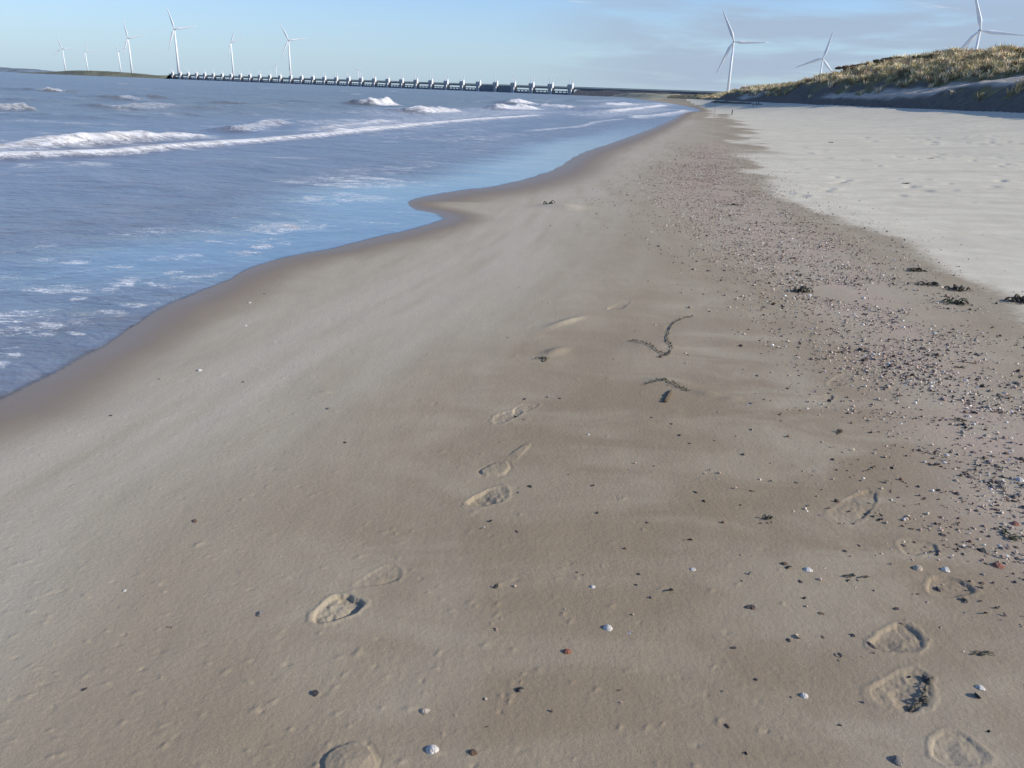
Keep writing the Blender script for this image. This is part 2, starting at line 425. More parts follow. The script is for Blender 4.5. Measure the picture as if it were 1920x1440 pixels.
def local(cx, cy, rad):
    r = math.hypot(cx, cy); a = math.atan2(cx, cy); da = rad / r
    i0, i1 = np.searchsorted(rr, [r - rad, r + rad]); j0, j1 = np.searchsorted(aa, [a - da, a + da])
    return slice(max(i0, 0), i1), slice(max(j0, 0), j1)
def oval(p0, p1, wid, depth, rim=.004, sq=2.0, tilt=0, seed=1, gap=None, ramp=.11):
    """a pressed oval between two ground points"""
    ax, ay = p0; bx, by = p1; cx, cy = (ax + bx) / 2, (ay + by) / 2
    L = math.hypot(bx - ax, by - ay); ux, uy = (bx - ax) / L, (by - ay) / L
    si, sj = local(cx, cy, L * .9 + .05)
    x = X[si, sj] - cx; y = Y[si, sj] - cy
    u = (x * ux + y * uy) / (L / 2); v = (-x * uy + y * ux) / (wid / 2)
    w = 1 + .34 * (fbm((x + cx) * 30, (y + cy) * 30, 4, seed) - .5) + .10 * np.sin(3 * np.arctan2(v, u) + seed)
    q = (np.abs(u) ** sq + np.abs(v) ** sq) ** (1 / sq) * w
    ins = 1 - sm(1 - ramp, 1.0, q)
    rim *= .55; depth *= .62
    fade = .35 + .95 * sm(.35, .6, vn((x + cx) * 9 + seed, (y + cy) * 9, seed + 2))
    dz = -depth * ins * fade * (1 + tilt * u) + rim * np.exp(-((q - 1.13) / .10) ** 2) * (1 - ins) * (.5 + fbm((x + cx) * 20, (y + cy) * 20, 2, seed + 4))
    dz += ins * .8 * depth * (fbm((x + cx) * 70, (y + cy) * 70, 2, seed + 8) - .5)
    Z[si, sj] += dz
def lump(p, rx, ry, hgt, rot):
    cx, cy = p; si, sj = local(cx, cy, 3 * max(rx, ry))
    x = X[si, sj] - cx; y = Y[si, sj] - cy; c, s = math.cos(rot), math.sin(rot)
    u = (x * c + y * s) / rx; v = (-x * s + y * c) / ry
    Z[si, sj] += hgt * np.exp(-(u * u + v * v))

# shoe prints pressed in the sand (pairs of heel and sole), from near to far
G = gat
for a, b, w_, dp, rm, sd, tl in [
    ((592, 1162), (672, 1122), .105, .016, .005, 1, .2), ((678, 1098), (748, 1066), .085, .006, .002, 2, 0),
    ((886, 948), (948, 918), .10, .014, .004, 3, -.2), ((912, 892), (950, 868), .10, -.007, -.003, 4, 0), ((945, 872), (992, 832), .05, -.005, 0, 5, 0),
    ((926, 793), (972, 770), .09, .011, .004, 6, 0), ((965, 775), (1003, 756), .08, .008, .003, 7, 0),
    ((610, 1450), (700, 1410), .12, -.006, -.003, 8, 0),
    ((1650, 1216), (1720, 1180), .105, .010, .004, 9, -.2), ((1655, 1322), (1733, 1265), .12, .012, .003, 10, -.5),
    ((1570, 978), (1636, 922), .11, .007, .002, 11, 0), ((1690, 1030), (1748, 1020), .10, .006, .002, 12, 0), ((1742, 1108), (1812, 1092), .11, .008, .003, 13, 0),
    ((1760, 1420), (1828, 1392), .11, .008, .003, 14, 0), ((1560, 724), (1592, 704), .10, .008, .003, 15, 0), ((1522, 752), (1560, 742), .08, .007, .003, 16, 0),
    ((1145, 582), (1178, 566), .09, .009, .004, 17, 0)]:
    oval(G(*a), G(*b), w_, dp, rm, 2.3, tl, sd)
# trodden / wind-built mounds
for p, rx, ry, h_, ro in [((1050, 388), .30, .16, .05, .2), ((1065, 392), .2, .12, .03, .1), ((1042, 660), .10, .05, .018, .9), ((1050, 607), .16, .04, .012, .9), ((1075, 600), .12, .03, .01, .9),
                          ((1245, 715), .09, .05, .012, 0), ((1280, 722), .08, .04, .010, -.2), ((1330, 740), .07, .04, .010, -.3), ((1372, 748), .05, .03, .008, 0), ((1225, 650), .18, .10, .012, 0),
                          ((610, 735), .03, .015, .005, 0), ((940, 935), .02, .02, .004, 0), ((655, 1440), .08, .05, .012, 0)]:
    lump(G(*p), rx, ry, h_, ro)
for i in range(620):      # little crumbs of wind-blown sand on the damp strand
    px = random.uniform(0, 1500); py = random.uniform(560, 1440)
    if px > 1000 and random.random() < .55: continue
    x, y = G(px, py); d = float(sdist(np.array([x]), np.array([y]), W)[0])
    if d < .5: continue
    s = random.uniform(.004, .009) * (1 if py > 800 else 1.5)
    lump((x, y), s * random.uniform(1, 2.2), s, random.uniform(.0010, .0032) * random.choice((1, 1, 1, -1)), R(40) + random.uniform(-.4, .4))
BD = catmull([gat(*p) for p in [(1990, 760), (1925, 610), (1900, 562), (1800, 520), (1740, 500), (1660, 455), (1590, 425), (1500, 388), (1440, 368), (1415, 335), (1405, 300), (1398, 262), (1380, 230), (1352, 213)]] + [polar(az(1338), 75), polar(az(1330), 130), polar(az(1310), 190)], 4)
BD0 = BD
for i in range(420):
    x = random.uniform(3.2, 22); y = random.uniform(5.5, 36)
    if float(sdist(np.array([x]), np.array([y]), BD0)[0]) < -.1 or float(vn(np.array([x / 2.5]), np.array([y / 3.5]), 77)[0]) < .45: continue
    k = random.uniform(.7, 1.3) * (1 + y / 30); ro = random.uniform(0, 3)
    lump((x, y), .075 * k, .045 * k, random.uniform(-.03, -.01) * k, ro); lump((x + .1 * k, y + .02), .06 * k, .05 * k, .014 * k, ro)

# colour zones
BD = np.vstack([BD[0] + (BD[0] - BD[1]) / np.linalg.norm(BD[0] - BD[1]) * 14 + np.array([0, -8]), BD]); BDd = gdist(X, Y, BD)   # positive on the landward side when walking away from the camera
near_b = BDd
DRY = sm(-.6, .75, near_b * np.where(RRr > 25, .5, 1.0) + 1.5 * (fbm(X / 1.6, Y / 2.4, 4, 21) - .5) * sm(4, 14, RRr) + .25 * (fbm(X / .5, Y / .5, 3, 22) - .5))
BAND_PX = [((2900, 1500), .45), ((2220, 1170), .55), ((2010, 1010), .75), ((1900, 860), .75), ((1800, 760), .72), ((1740, 690), .75), ((1660, 610), .85), ((1580, 540), 1.0), ((1500, 480), 1.2), ((1440, 440), 1.4), ((1380, 400), 1.5), ((1340, 370), 1.6), ((1320, 345), 1.4), ((1322, 315), 1.3), ((1332, 290), 1.2), ((1335, 268), 1.1)]
BANDP = catmull([gat(*p) for p, _ in BAND_PX], 4); BW = np.interp(np.linspace(0, len(BAND_PX) - 1, len(BANDP)), range(len(BAND_PX)), [w for _, w in BAND_PX])
BL = np.concatenate([[0], np.cumsum(np.hypot(*np.diff(BANDP, axis=0).T))])
bd, ba = gdist(X, Y, BANDP, True); bw = np.interp(ba, BL, BW)
BAND = np.exp(-(bd / (bw * .55)) ** 2) * sm(0, .5, ba) * (.55 + .9 * (fbm(X / .5, Y / .5, 3, 31) - .2))
VP = catmull([gat(*p) for p in [(-700, 1500), (-260, 1180), (0, 960), (200, 850), (420, 725), (640, 610), (800, 540), (930, 470), (1020, 400), (1090, 330), (1180, 275), (1280, 225)]], 4)
vd, va = gdist(X, Y, VP, True)
VEIL = np.exp(-((vd + .1) / np.interp(RRr, [2, 5, 10, 25], [.65, .9, 1.3, 1.8])) ** 2) * (.32 + 1.15 * fbm(vd / .16 + .25 * va, va / 1.6, 4, 301)) + .16 * sm(.48, .78, fbm(vd / .3 + .3 * va, va / 2.2, 4, 303))
WARM = sm(.4, 2.2, vd) * sm(9, 3, RRr)
WET = 1 - sm(.0, 1.05, D + .25 * (fbm(X / 1.2, Y / 1.2, 3, 41) - .5)); WET = np.where(RRr > 12, 1 - sm(0, 2.2, D), WET)
WET = WET ** 1.3
# clip grid where it would lie far inland
beach_me = np_mesh('beach', np.stack([X, Y, Z], 2).reshape(-1, 3), grid_faces(*X.shape)[:, ::-1])
set_col(beach_me, 'warmth', np.stack([WARM, WARM, WARM, WARM * 0 + 1], 2).reshape(-1, 4)); set_col(beach_me, 'surface', np.stack([WET, DRY, np.clip(BAND, 0, 1), np.clip(VEIL, 0, 1)], 2).reshape(-1, 4))
tag(obj('beach', beach_me, M['sand']), kind='structure')

lr = np.log(rr)
def surf(x, y):
    r = np.hypot(x, y); a = np.arctan2(x, y)
    i = np.clip(np.interp(np.log(r), lr, np.arange(len(rr))), 0, len(rr) - 1.001); j = np.clip(np.interp(a, aa, np.arange(len(aa))), 0, len(aa) - 1.001)
    i0 = np.floor(i).astype(int); j0 = np.floor(j).astype(int); fi = i - i0; fj = j - j0
    return (Z[i0, j0] * (1 - fi) + Z[i0 + 1, j0] * fi) * (1 - fj) + (Z[i0, j0 + 1] * (1 - fi) + Z[i0 + 1, j0 + 1] * fi) * fj
def sz(x, y): return float(surf(np.array([x]), np.array([y]))[0])
def ground(px, py):
    x, y = gat(px, py); return x, y, sz(x, y)

# ------------------------------------------------------------------ sea sheet
sr = rows([(1.2, 5, .012), (5, 24, .008), (24, 220, .011), (220, 60000, .05)])
sa = np.radians(np.concatenate([np.arange(-180, -50, 3), np.arange(-50, -34, .5), np.arange(-34, 15, .075), np.arange(15, 40, 1), np.arange(40, 180.1, 5)]))
SA, SR = np.meshgrid(sa, sr); SX = np.sin(SA) * SR; SY = np.cos(SA) * SR
SD = gdist(SX, SY, W, k=3); off = np.maximum(-SD, 0)
cs, sn = math.cos(SHORE_AZ), math.sin(SHORE_AZ)
su = SX * cs - SY * sn; sv = SX * sn + SY * cs         # across / along the shore
amp = .010 * sm(.5, 4, off) + .045 * sm(6, 14, off) + .07 * sm(14, 40, off)
wv = (fbm(su / 2.6, sv / 6.0, 4, 51) - .5) * 2.0 + (fbm(su / 9, sv / 24, 3, 55) - .5) * 2.0
SZ = amp * wv * (1 - sm(250, 900, SR))
foam = np.zeros_like(SZ)
def zpts(L, z=0.0): return [at(px, py, z) for px, py in L]
def crop(P, mg):
    r_ = np.hypot(P[:, 0], P[:, 1]); a_ = np.arctan2(P[:, 0], P[:, 1]); mn = max(r_.min() - mg, 1.2); da = min(3, mg / mn)
    i0, i1 = np.searchsorted(sr, [mn, r_.max() + mg]); j0, j1 = np.searchsorted(sa, [a_.min() - da, a_.max() + da])
    return slice(max(i0 - 1, 0), i1 + 1), slice(max(j0 - 1, 0), j1 + 1)
def breaker(L, h, wseaw, wshore, foamw, fs=1.0, z=0.0, fback=.3, seed=1, ext=0.0):
    """ridge of water along a line: height h, back slope wseaw, front slope wshore (m), foam over the front"""
    P = catmull(zpts(L, z), 4)
    if ext: P = np.vstack([P[0] + (P[0] - P[1]) / np.linalg.norm(P[0] - P[1]) * ext, P])
    c = crop(P, 3.2 * max(wseaw, foamw * max(1, fback))); sx, sy, u_, v_ = SX[c], SY[c], su[c], sv[c]
    if sx.size == 0: return
    d, a = sdist(sx, sy, P, True); tot = float(np.hypot(*np.diff(P, axis=0).T).sum())
    d = d + (.55 * foamw) * (fbm(v_ / (foamw * 1.2), u_ / (foamw * 1.2), 3, seed) - .5)
    tp = np.minimum(a, tot - a); taper = sm(0, tot * .16, tp) if not ext else sm(0, tot * .16, tot - a)
    taper = taper * (.65 + .7 * (fbm(a / (tot * .12), a * 0, 3, seed + 1) - .15))
    hn = 1 + 1.1 * (fbm(v_ / .8, u_ / .8, 3, seed + 5) - .5) * (h > .1)
    prof = np.where(d < 0, np.exp(-(d / wseaw) ** 2), np.exp(-(d / wshore) ** 2))
    SZ[c] += h * taper * prof * hn
    fr = np.where(d < 0, np.exp(-(d / (foamw * fback)) ** 2), np.exp(-(d / foamw) ** 2))
    endm = (tp > 0) | (ext > 0)
    foam[c] = np.maximum(foam[c], fs * np.clip(taper * 1.4, 0, 1) * fr * np.where(endm, 1, 0))
# long double roller nearest the beach
breaker([(0, 285), (120, 276), (240, 268), (340, 262), (420, 254), (462, 250)], .21, .7, .55, .9, 1.15, fback=.7, seed=61, ext=30)
breaker([(0, 299), (130, 294), (240, 290), (330, 280), (430, 272), (520, 264), (600, 256), (700, 246), (790, 236), (860, 229), (950, 222), (1050, 214)], .10, .8, .25, .42, 1.1, fback=2.0, seed=63, ext=30)
breaker([(560, 252), (640, 243), (730, 232), (760, 230)], .16, 1.0, .8, 1.3, .95, fback=1.2, seed=64)
breaker([(430, 246), (500, 236), (535, 233)], .16, .8, .5, .9, .9, seed=65)
breaker([(480, 240), (560, 232), (660, 226), (740, 224)], .08, 1.0, .8, 1.8, .42, seed=66)
# breakers further out
breaker([(676, 196), (700, 196), (736, 196)], .62, 2.0, 1.2, 2.6, 1.3, seed=67)
breaker([(770, 212), (805, 211), (846, 210)], .42, 1.6, 1.0, 2.2, 1.3, seed=68)
breaker([(918, 206), (955, 206), (996, 205)], .42, 2.2, 1.3, 2.8, 1.3, seed=69)
breaker([(955, 195), (975, 194), (992, 194)], .55, 3, 2, 4, 1.2, seed=70)
breaker([(1000, 199), (1025, 200), (1070, 205)], .32, 3, 1.6, 3, 1.1, seed=71)
breaker([(1135, 198), (1160, 196), (1172, 195)], .35, 4, 2.5, 5, 1.2, seed=72)
breaker([(1100, 217), (1150, 209), (1200, 203), (1248, 197)], .20, 2.0, .9, 2.2, 1.1, seed=73)
breaker([(1165, 225), (1200, 219), (1250, 214), (1290, 206)], .10, 1.5, .7, 1.6, .95, seed=74)
breaker([(930, 252), (1000, 245), (1085, 237), (1120, 228), (1180, 222)], .035, .8, .3, .5, .85, seed=75)
breaker([(735, 258), (800, 255), (870, 252)], .03, .8, .3, .6, .5, seed=76)
breaker([(75, 172), (100, 172), (130, 173)], .3, 4, 2, 4, .9, seed=77)
breaker([(-60, 206), (0, 206), (45, 206)], .28, 2, 1, 2, .9, seed=78)
breaker([(200, 204), (260, 202), (310, 200)], .18, 3, 1.5, 2.5, .75, seed=79)
breaker([(640, 250), (760, 238), (900, 228), (1040, 217)], .03, 1.2, .8, 2.4, .50, seed=181)
breaker([(840, 222), (960, 216), (1080, 208)], .05, 2.5, 1, 3, .55, seed=182)
breaker([(1080, 226), (1160, 216), (1240, 207)], .03, 1.2, .8, 2.2, .55, seed=183)
breaker([(640, 208), (740, 204), (800, 203)], .1, 2.5, 2, 3, .45, seed=184)
breaker([(1060, 192), (1110, 190), (1165, 187)], .22, 5, 3, 6, .6, seed=80)
for k in range(60):        # little whitecaps offshore
    px = random.uniform(-300, 1150); py = 172.5 + (px - 960) * math.tan(ROLL) + random.choice((random.uniform(5, 16), random.uniform(14, 46)))
    wd = random.uniform(8, 26)
    breaker([(px - wd, py + 1), (px, py), (px + wd, py)], random.uniform(.05, .16), 2.5, 1.5, random.uniform(1.2, 2.6), random.uniform(.35, .75), seed=100 + k)
# swells without foam
for L, h in (([(-100, 192), (100, 188), (300, 186), (500, 186)], .14), ([(-60, 222), (150, 220), (330, 216), (520, 212)], .12), ([(330, 205), (500, 200), (640, 198)], .15), ([(560, 214), (700, 208), (860, 204)], .1),
             ([(0, 330), (200, 322), (420, 306), (560, 290)], .02), ([(0, 372), (200, 362), (420, 340)], .015)):
    breaker(L, h, 2.2, 1.6, 1, 0.0, seed=90)
# foam patches and lacy lines on the backwash
def foam_patch(L, w, s, seed=1):
    P = catmull(zpts(L), 3); c = crop(P, 3 * w); d, a = sdist(SX[c], SY[c], P, True); tot = float(np.hypot(*np.diff(P, axis=0).T).sum())
    tp = np.minimum(a, tot - a); m_ = np.exp(-(d / (w * 1.9)) ** 2) * min(.80, s * 1.25) * sm(-.01, tot * .15, tp) * (.5 + 1.1 * (fbm(SX[c] / .25, SY[c] / .25, 3, seed) - .1))
    foam[c] = np.maximum(foam[c], m_)
for i, (L, w, s) in enumerate([
    ([(600, 352), (640, 345), (700, 336), (735, 332)], .8, .62), ([(560, 385), (640, 372), (700, 362)], .45, .62), ([(480, 440), (520, 430), (560, 418)], .25, .66),
    ([(435, 482), (455, 476), (470, 470)], .14, .95), ([(468, 466), (490, 462), (512, 460)], .09, .85), ([(300, 524), (345, 520), (400, 516), (440, 508)], .06, .85),
    ([(340, 535), (370, 528), (390, 524)], .05, .7), ([(75, 578), (110, 583), (150, 590), (200, 585), (240, 598)], .055, .95), ([(190, 545), (210, 541), (230, 540)], .05, .85),
    ([(130, 565), (150, 560), (160, 556)], .035, .8), ([(220, 568), (255, 573), (290, 570), (310, 566)], .04, .8), ([(40, 625), (80, 628), (112, 626)], .03, .7), ([(130, 620), (150, 627), (160, 624)], .03, .7),
    ([(0, 660), (30, 652), (62, 646)], .028, .75), ([(0, 474), (35, 474)], .05, .8), ([(-20, 548), (10, 551)], .04, .7), ([(380, 458), (440, 452), (500, 448)], .25, .45), ([(240, 500), (330, 488), (400, 478)], .25, .4),
    ([(150, 560), (260, 548), (380, 530)], .25, .34), ([(60, 610), (150, 600), (240, 585)], .2, .34), ([(640, 330), (720, 318), (800, 300)], .7, .42), ([(0, 312), (100, 312), (220, 306)], .5, .5), ([(700, 300), (860, 285), (1000, 262)], .9, .36),
    ([(380, 298), (460, 300)], .3, .3), ([(620, 262), (800, 246), (1000, 232)], .8, .38)]):
    foam_patch(L, w, s, 200 + i)
for i, (L, w, s) in enumerate([([(520, 250), (640, 240), (760, 228), (900, 216), (1020, 208)], 2.2, .62), ([(640, 226), (760, 216), (900, 208), (1060, 200)], 4.0, .50), ([(1060, 222), (1160, 212), (1260, 203)], 2.6, .6), ([(1100, 205), (1200, 197), (1260, 193)], 5.0, .6), ([(780, 268), (900, 258), (1000, 250)], 1.2, .45)]):
    foam_patch(L, w, s, 260 + i)
foam = np.maximum(foam, .62 * sm(.42, .66, fbm(SX / .5, SY / .35, 3, 311)) * sm(.1, .4, off) * (1 - sm(1.8, 3.4, off)) * (1 - sm(9, 14, SR)))
foam = np.maximum(foam, .55 * sm(.50, .72, fbm(SX / 2.2, SY / 1.2, 3, 313)) * sm(9, 14, SR) * (1 - sm(60, 90, SR)) * sm(2, 6, off))
foam = np.maximum(foam, .22 * sm(.0, .12, off) * (1 - sm(.25, 1.2, off)) * (1 - sm(5, 9, SR)))
foam = np.maximum(foam, .30 * sm(10, 40, SR) * (1 - sm(14, 40, off)) * sm(1.5, 5, off) * sm(.45, .75, fbm(su / 2, sv / 9, 3, 91)))
bz = beach_z(SX, SY, False)
SZ = np.where(SD > 0, -np.minimum(SD * .1, .25), SZ) + .0025
depthv = np.clip((SZ - bz) * 10, 0, 1)
calm = (1 - sm(.8, 2.6, off + .8 * (fbm(SX / 1.5, SY / 1.5, 2, 95) - .5))) * sm(5.5, 8, SR) * (1 - sm(18, 60, SR))
offv = sm(10, 26, off)
sea_me = np_mesh('sea', np.stack([SX, SY, SZ], 2).reshape(-1, 3), grid_faces(*SX.shape)[:, ::-1])
set_col(sea_me, 'surface', np.stack([np.clip(foam, 0, 1.3), depthv, offv, calm], 2).reshape(-1, 4))
tag(obj('sea', sea_me, M['water']), kind='structure')

# ------------------------------------------------------------------ dunes
fl = np.concatenate([[0], np.cumsum(np.hypot(*np.diff(FT, axis=0).T))]); 
s0 = fl[-1]
ss = []; s_ = 0.0
while s_ < fl[-1] - 1:
    ss.append(s_); yy = np.interp(s_, fl, FT[:, 1])
    s_ += 3.0 if yy < 10 else (.35 if yy < 180 else (.7 if yy < 320 else max(2, (yy - 300) * .03)))
ss = np.array(ss); tt = np.concatenate([np.arange(-1.2, 14, .3), np.arange(14, 34, .6), np.arange(34, 90, 5)])
bx = np.interp(ss, fl, FT[:, 0]); by = np.interp(ss, fl, FT[:, 1])
tx = np.gradient(bx, ss); ty = np.gradient(by, ss); ll = np.hypot(tx, ty); tx /= ll; ty /= ll
kx = np.ones(25) / 25; tx = np.convolve(np.pad(tx, 12, 'edge'), kx, 'valid'); ty = np.convolve(np.pad(ty, 12, 'edge'), kx, 'valid')
Ys = by; ycurve = [-90, 0, 40, 51, 66, 80, 100, 112, 122, 132, 142, 152, 170, 200, 240, 300, 500, 3000]
hc_ = np.interp(Ys, ycurve, [6.5, 6.5, 6.3, 6.2, 6.0, 5.9, 5.5, 4.9, 3.6, 2.5, 2.5, 3.1, 2.9, 2.6, 2.4, 2.4, 2.4, 2.4])
hl_ = np.interp(Ys, ycurve, [3.6, 3.6, 3.8, 3.8, 3.0, 2.6, 2.5, 2.5, 2.3, 1.7, 1.5, 1.8, 1.5, 1.0, .5, .4, .4, .4])
hb_ = np.interp(Ys, ycurve, [3.0, 3.0, 3.2, 2.9, 1.7, 1.0, .8, .8, .8, .6, .5, .6, .5, .4, .2, .15, .15, .15])
wb_ = np.interp(Ys, ycurve, [4.8, 4.8, 4.8, 4.6, 4.2, 2.6, .1, .05, .05, .6, .8, .1, .1, .1, .1, .1, .1, .1])
def dune_h(si, t):      # si index array, t distance inland -> height above FOOTZ
    hc = hc_[si]; hl = hl_[si]; hb = hb_[si]; wb = wb_[si]
    t1 = hb / .78; t2 = t1 + wb; h2 = hb + wb * .23; t3 = t2 + np.maximum(hl - h2, .01) / .80; t4 = t3 + 15
    h = np.where(t < 0, .25 * t, np.where(t < t1, t * .78, np.where(t < t2, hb + (t - t1) * .23, np.where(t < t3, h2 + (t - t2) * .80, np.where(t < t4, hl + (np.maximum(hc, hl + .2) - hl) * np.sin(np.clip((t - t3) / 15, 0, 1) * math.pi / 2), np.maximum(np.maximum(hc, hl) - (t - t4) * .12, .5))))))
    return h, t1, t2, t3
SI, TT = np.meshgrid(np.arange(len(ss)), tt, indexing='ij')
ed = 1.1 * (fbm(ss / 5.5, ss * 0 + 3, 4, 71) - .5)[:, None] + .0 * TT
H, T1, T2, T3 = dune_h(SI, TT + ed * sm(0, 1, TT))
DX = bx[SI] + ty[SI] * TT; DY = by[SI] - tx[SI] * TT
H = H + sm(.3, 3, TT) * (.9 * (fbm(DX / 5, DY / 5, 3, 73) - .5)) + sm(T3 - .5, T3 + 2, TT) * (1.5 * (fbm(DX / 1.5, DY / 1.5, 3, 75) - .5)) + .25 * sm(0, 1, TT) * (fbm(DX / .9, DY / .9, 3, 77) - .5)
DZ = FOOTZ - .04 + H
veg = sm(T3 - 1.2, T3 + .6, TT + 1.6 * (fbm(DX / 2.2, DY / 2.2, 3, 79) - .5))
veg = np.maximum(veg, .75 * sm(.52, .62, fbm(DX / 2.5, DY / 1.8, 3, 83)) * sm(.8, 1.6, TT) * (1 - sm(T1 - .2, T1 + .1, TT) * (1 - sm(T2 - .3, T2, TT)) * (wb_[SI] > .5)))
veg = np.where((TT > T1 - .2) & (TT < T2 + .1) & (wb_[SI] > .5), veg * .1, veg)
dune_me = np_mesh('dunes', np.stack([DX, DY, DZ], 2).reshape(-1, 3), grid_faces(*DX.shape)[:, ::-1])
lit_bench = np.maximum(sm(T1 - .35, T1 + .1, TT) * (1 - sm(T2 + .2, T2 + .8, TT)) * sm(.3, .8, wb_)[SI], 0)
set_col(dune_me, 'surface', np.stack([veg, lit_bench, veg * 0, veg * 0 + 1], 2).reshape(-1, 4))
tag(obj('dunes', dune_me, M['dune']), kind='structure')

# marram grass: a mass of tufts
def tufts(n, sampler, blades, hmin, hmax, wid, palette, seed):
    rg = np.random.default_rng(seed); P, hs = sampler(n, rg); n = len(P); B = blades
    T = np.repeat(P, B, 0); hh = np.repeat(hs, B) * rg.uniform(.6, 1.1, n * B)
    an = rg.uniform(0, 2 * np.pi, n * B); sp = rg.uniform(.1, 1.0, n * B) ; base = rg.uniform(0, .16, n * B) * np.repeat(hs, B) * 2
    dx, dy = np.cos(an), np.sin(an)
    wind = np.array([.12, .03])
    p0 = T + np.stack([dx * base, dy * base, -.08 + 0 * an], 1)
    p1 = p0 + np.stack([dx * sp * hh * .35 + wind[0] * hh * .3, dy * sp * hh * .35 + wind[1] * hh * .3, hh * .62], 1)
    p2 = p1 + np.stack([dx * sp * hh * .75 + wind[0] * hh, dy * sp * hh * .75 + wind[1] * hh, hh * (.45 - .35 * sp)], 1)
    wa = rg.uniform(0, np.pi, n * B); w = wid * rg.uniform(.6, 1.3, n * B); wx = np.stack([np.cos(wa) * w, np.sin(wa) * w, 0 * wa], 1)
    V = np.stack([p0 - wx * .5, p0 + wx * .5, p1 - wx * .5, p1 + wx * .5, p2 - wx * .08, p2 + wx * .08], 1).reshape(-1, 3)
    i = np.arange(n * B) * 6
    Fc = np.concatenate([np.stack([i, i + 1, i + 3, i + 2], 1), np.stack([i + 2, i + 3, i + 5, i + 4], 1)])
    pal = np.array(palette); ci = rg.integers(0, len(pal), n); c = 1.5 * pal[ci] * np.array([1, .97, 1.08]) * rg.uniform(.75, 1.25, (n, 1))
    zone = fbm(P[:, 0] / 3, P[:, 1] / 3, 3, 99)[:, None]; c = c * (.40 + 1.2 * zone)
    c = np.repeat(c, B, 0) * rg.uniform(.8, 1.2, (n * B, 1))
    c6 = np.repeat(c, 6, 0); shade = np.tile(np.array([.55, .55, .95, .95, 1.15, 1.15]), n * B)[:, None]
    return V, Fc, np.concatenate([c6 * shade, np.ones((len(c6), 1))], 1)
def dune_sampler(ymin, ymax, face=False):
    def f(n, rg):
        ok = np.where((Ys > ymin) & (Ys < ymax))[0]
        wgt = np.gradient(ss)[ok]; wgt = wgt / wgt.sum()
        si = rg.choice(ok, n * 2, p=wgt); ti = rg.uniform(0, 26, n * 2)
        ji = np.clip(np.interp(ti, tt, np.arange(len(tt))), 0, len(tt) - 1).astype(int)
        v = veg[si, ji]; keep = rg.uniform(0, 1, n * 2) < v ** 1.5 * np.where(ti < T3[si, ji], .35, 1) * (.05 + 1.3 * sm(.42, .60, fbm(DX[si, ji] / 1.5, DY[si, ji] / 1.5, 3, 75)))
        si = si[keep][:n]; ji = ji[keep][:n]
        P = np.stack([DX[si, ji], DY[si, ji], DZ[si, ji]], 1) + rg.uniform(-.15, .15, (len(si), 3)) * np.array([1, 1, 0])
        return P, rg.uniform(.45, .85, len(si))
    return f
PAL = [(.56, .49, .27), (.60, .53, .33), (.46, .39, .18), (.40, .35, .155), (.52, .44, .26), (.27, .245, .11), (.17, .155, .08), (.48, .40, .24), (.27, .18, .10), (.36, .31, .15)]
parts_ = []
parts_.append(tufts(12000, dune_sampler(35, 150), 18, .35, .70, .055, PAL, 1))
parts_.append(tufts(3000, dune_sampler(150, 330), 12, .5, .9, .09, PAL, 2))
parts_.append(tufts(1800, dune_sampler(-40, 35), 12, .5, .9, .05, PAL, 3))
V = np.concatenate([p[0] for p in parts_]); off_ = np.cumsum([0] + [len(p[0]) for p in parts_])
Fc = np.concatenate([p[1] + off_[i] for i, p in enumerate(parts_)]); C4 = np.concatenate([p[2] for p in parts_])
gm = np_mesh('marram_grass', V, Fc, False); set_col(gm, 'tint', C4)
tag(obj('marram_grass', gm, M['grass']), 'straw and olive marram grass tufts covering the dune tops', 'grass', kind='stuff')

# wind-swept bushes along the crest
def shrub(name, px, py, D, w, h, label, colr, seed, lean=.9):
    p = far(px, py, D); rg = np.random.default_rng(seed)
    g0 = p.z
    t = empty(name, (p.x, p.y, g0), 0, label, 'shrub', 'dark bushes along the dune crest')
    mb = MB()
    for i in range(9):
        x = rg.uniform(0, w * .4); y = rg.uniform(-.6, .6)
        mb.tube([(x * .6, y * .5, -.8), (x * .9, y * .8, h * .1), (x, y, h * .32)], [.05, .035, .012], 5)
    mb.build('stem', M['stem'], t)
    n = 3000; L_ = 7; q = rg.integers(0, L_, n); cxl = np.linspace(-w * .42, w * .34, L_) + rg.normal(0, .12, L_); rl = h * (.15 + .16 * np.linspace(0, 1, L_) + rg.uniform(-.08, .08, L_)); czl = h * (-.05 + .42 * np.linspace(0, 1, L_)) - .22
    v = rg.normal(0, 1, (n, 3)); v /= np.linalg.norm(v, axis=1)[:, None]; v *= rg.uniform(.75, 1.08, (n, 1))
    x = cxl[q] + v[:, 0] * rl[q] * 2.6; y = v[:, 1] * rl[q] * 1.2; z = czl[q] + v[:, 2] * rl[q]
    c = np.stack([x, y, z], 1); a = rg.normal(0, 1, (n, 3)); a /= np.linalg.norm(a, axis=1)[:, None]; b = np.cross(a, rg.normal(0, 1, (n, 3))); b /= np.linalg.norm(b, axis=1)[:, None]
    s = rg.uniform(.07, .16, (n, 1)); Vv = np.stack([c - a * s, c + b * s * .6, c + a * s, c - b * s * .6], 1).reshape(-1, 3); i = np.arange(n) * 4
    me = np_mesh('foliage', Vv, np.stack([i, i + 1, i + 2, i + 3], 1), False)
    cc = np.array(colr)[None] * rg.uniform(.6, 1.4, (n, 1)); set_col(me, 'tint', np.concatenate([np.repeat(cc, 4, 0), np.ones((n * 4, 1))], 1))
    obj('foliage', me, M['grass'], t); return t
shrub('crest_shrub', 1596, 125, 118, 4.2, .8, 'reddish brown wind-swept bush on the dune crest, right of the small turbine', (.36, .23, .15), 5)
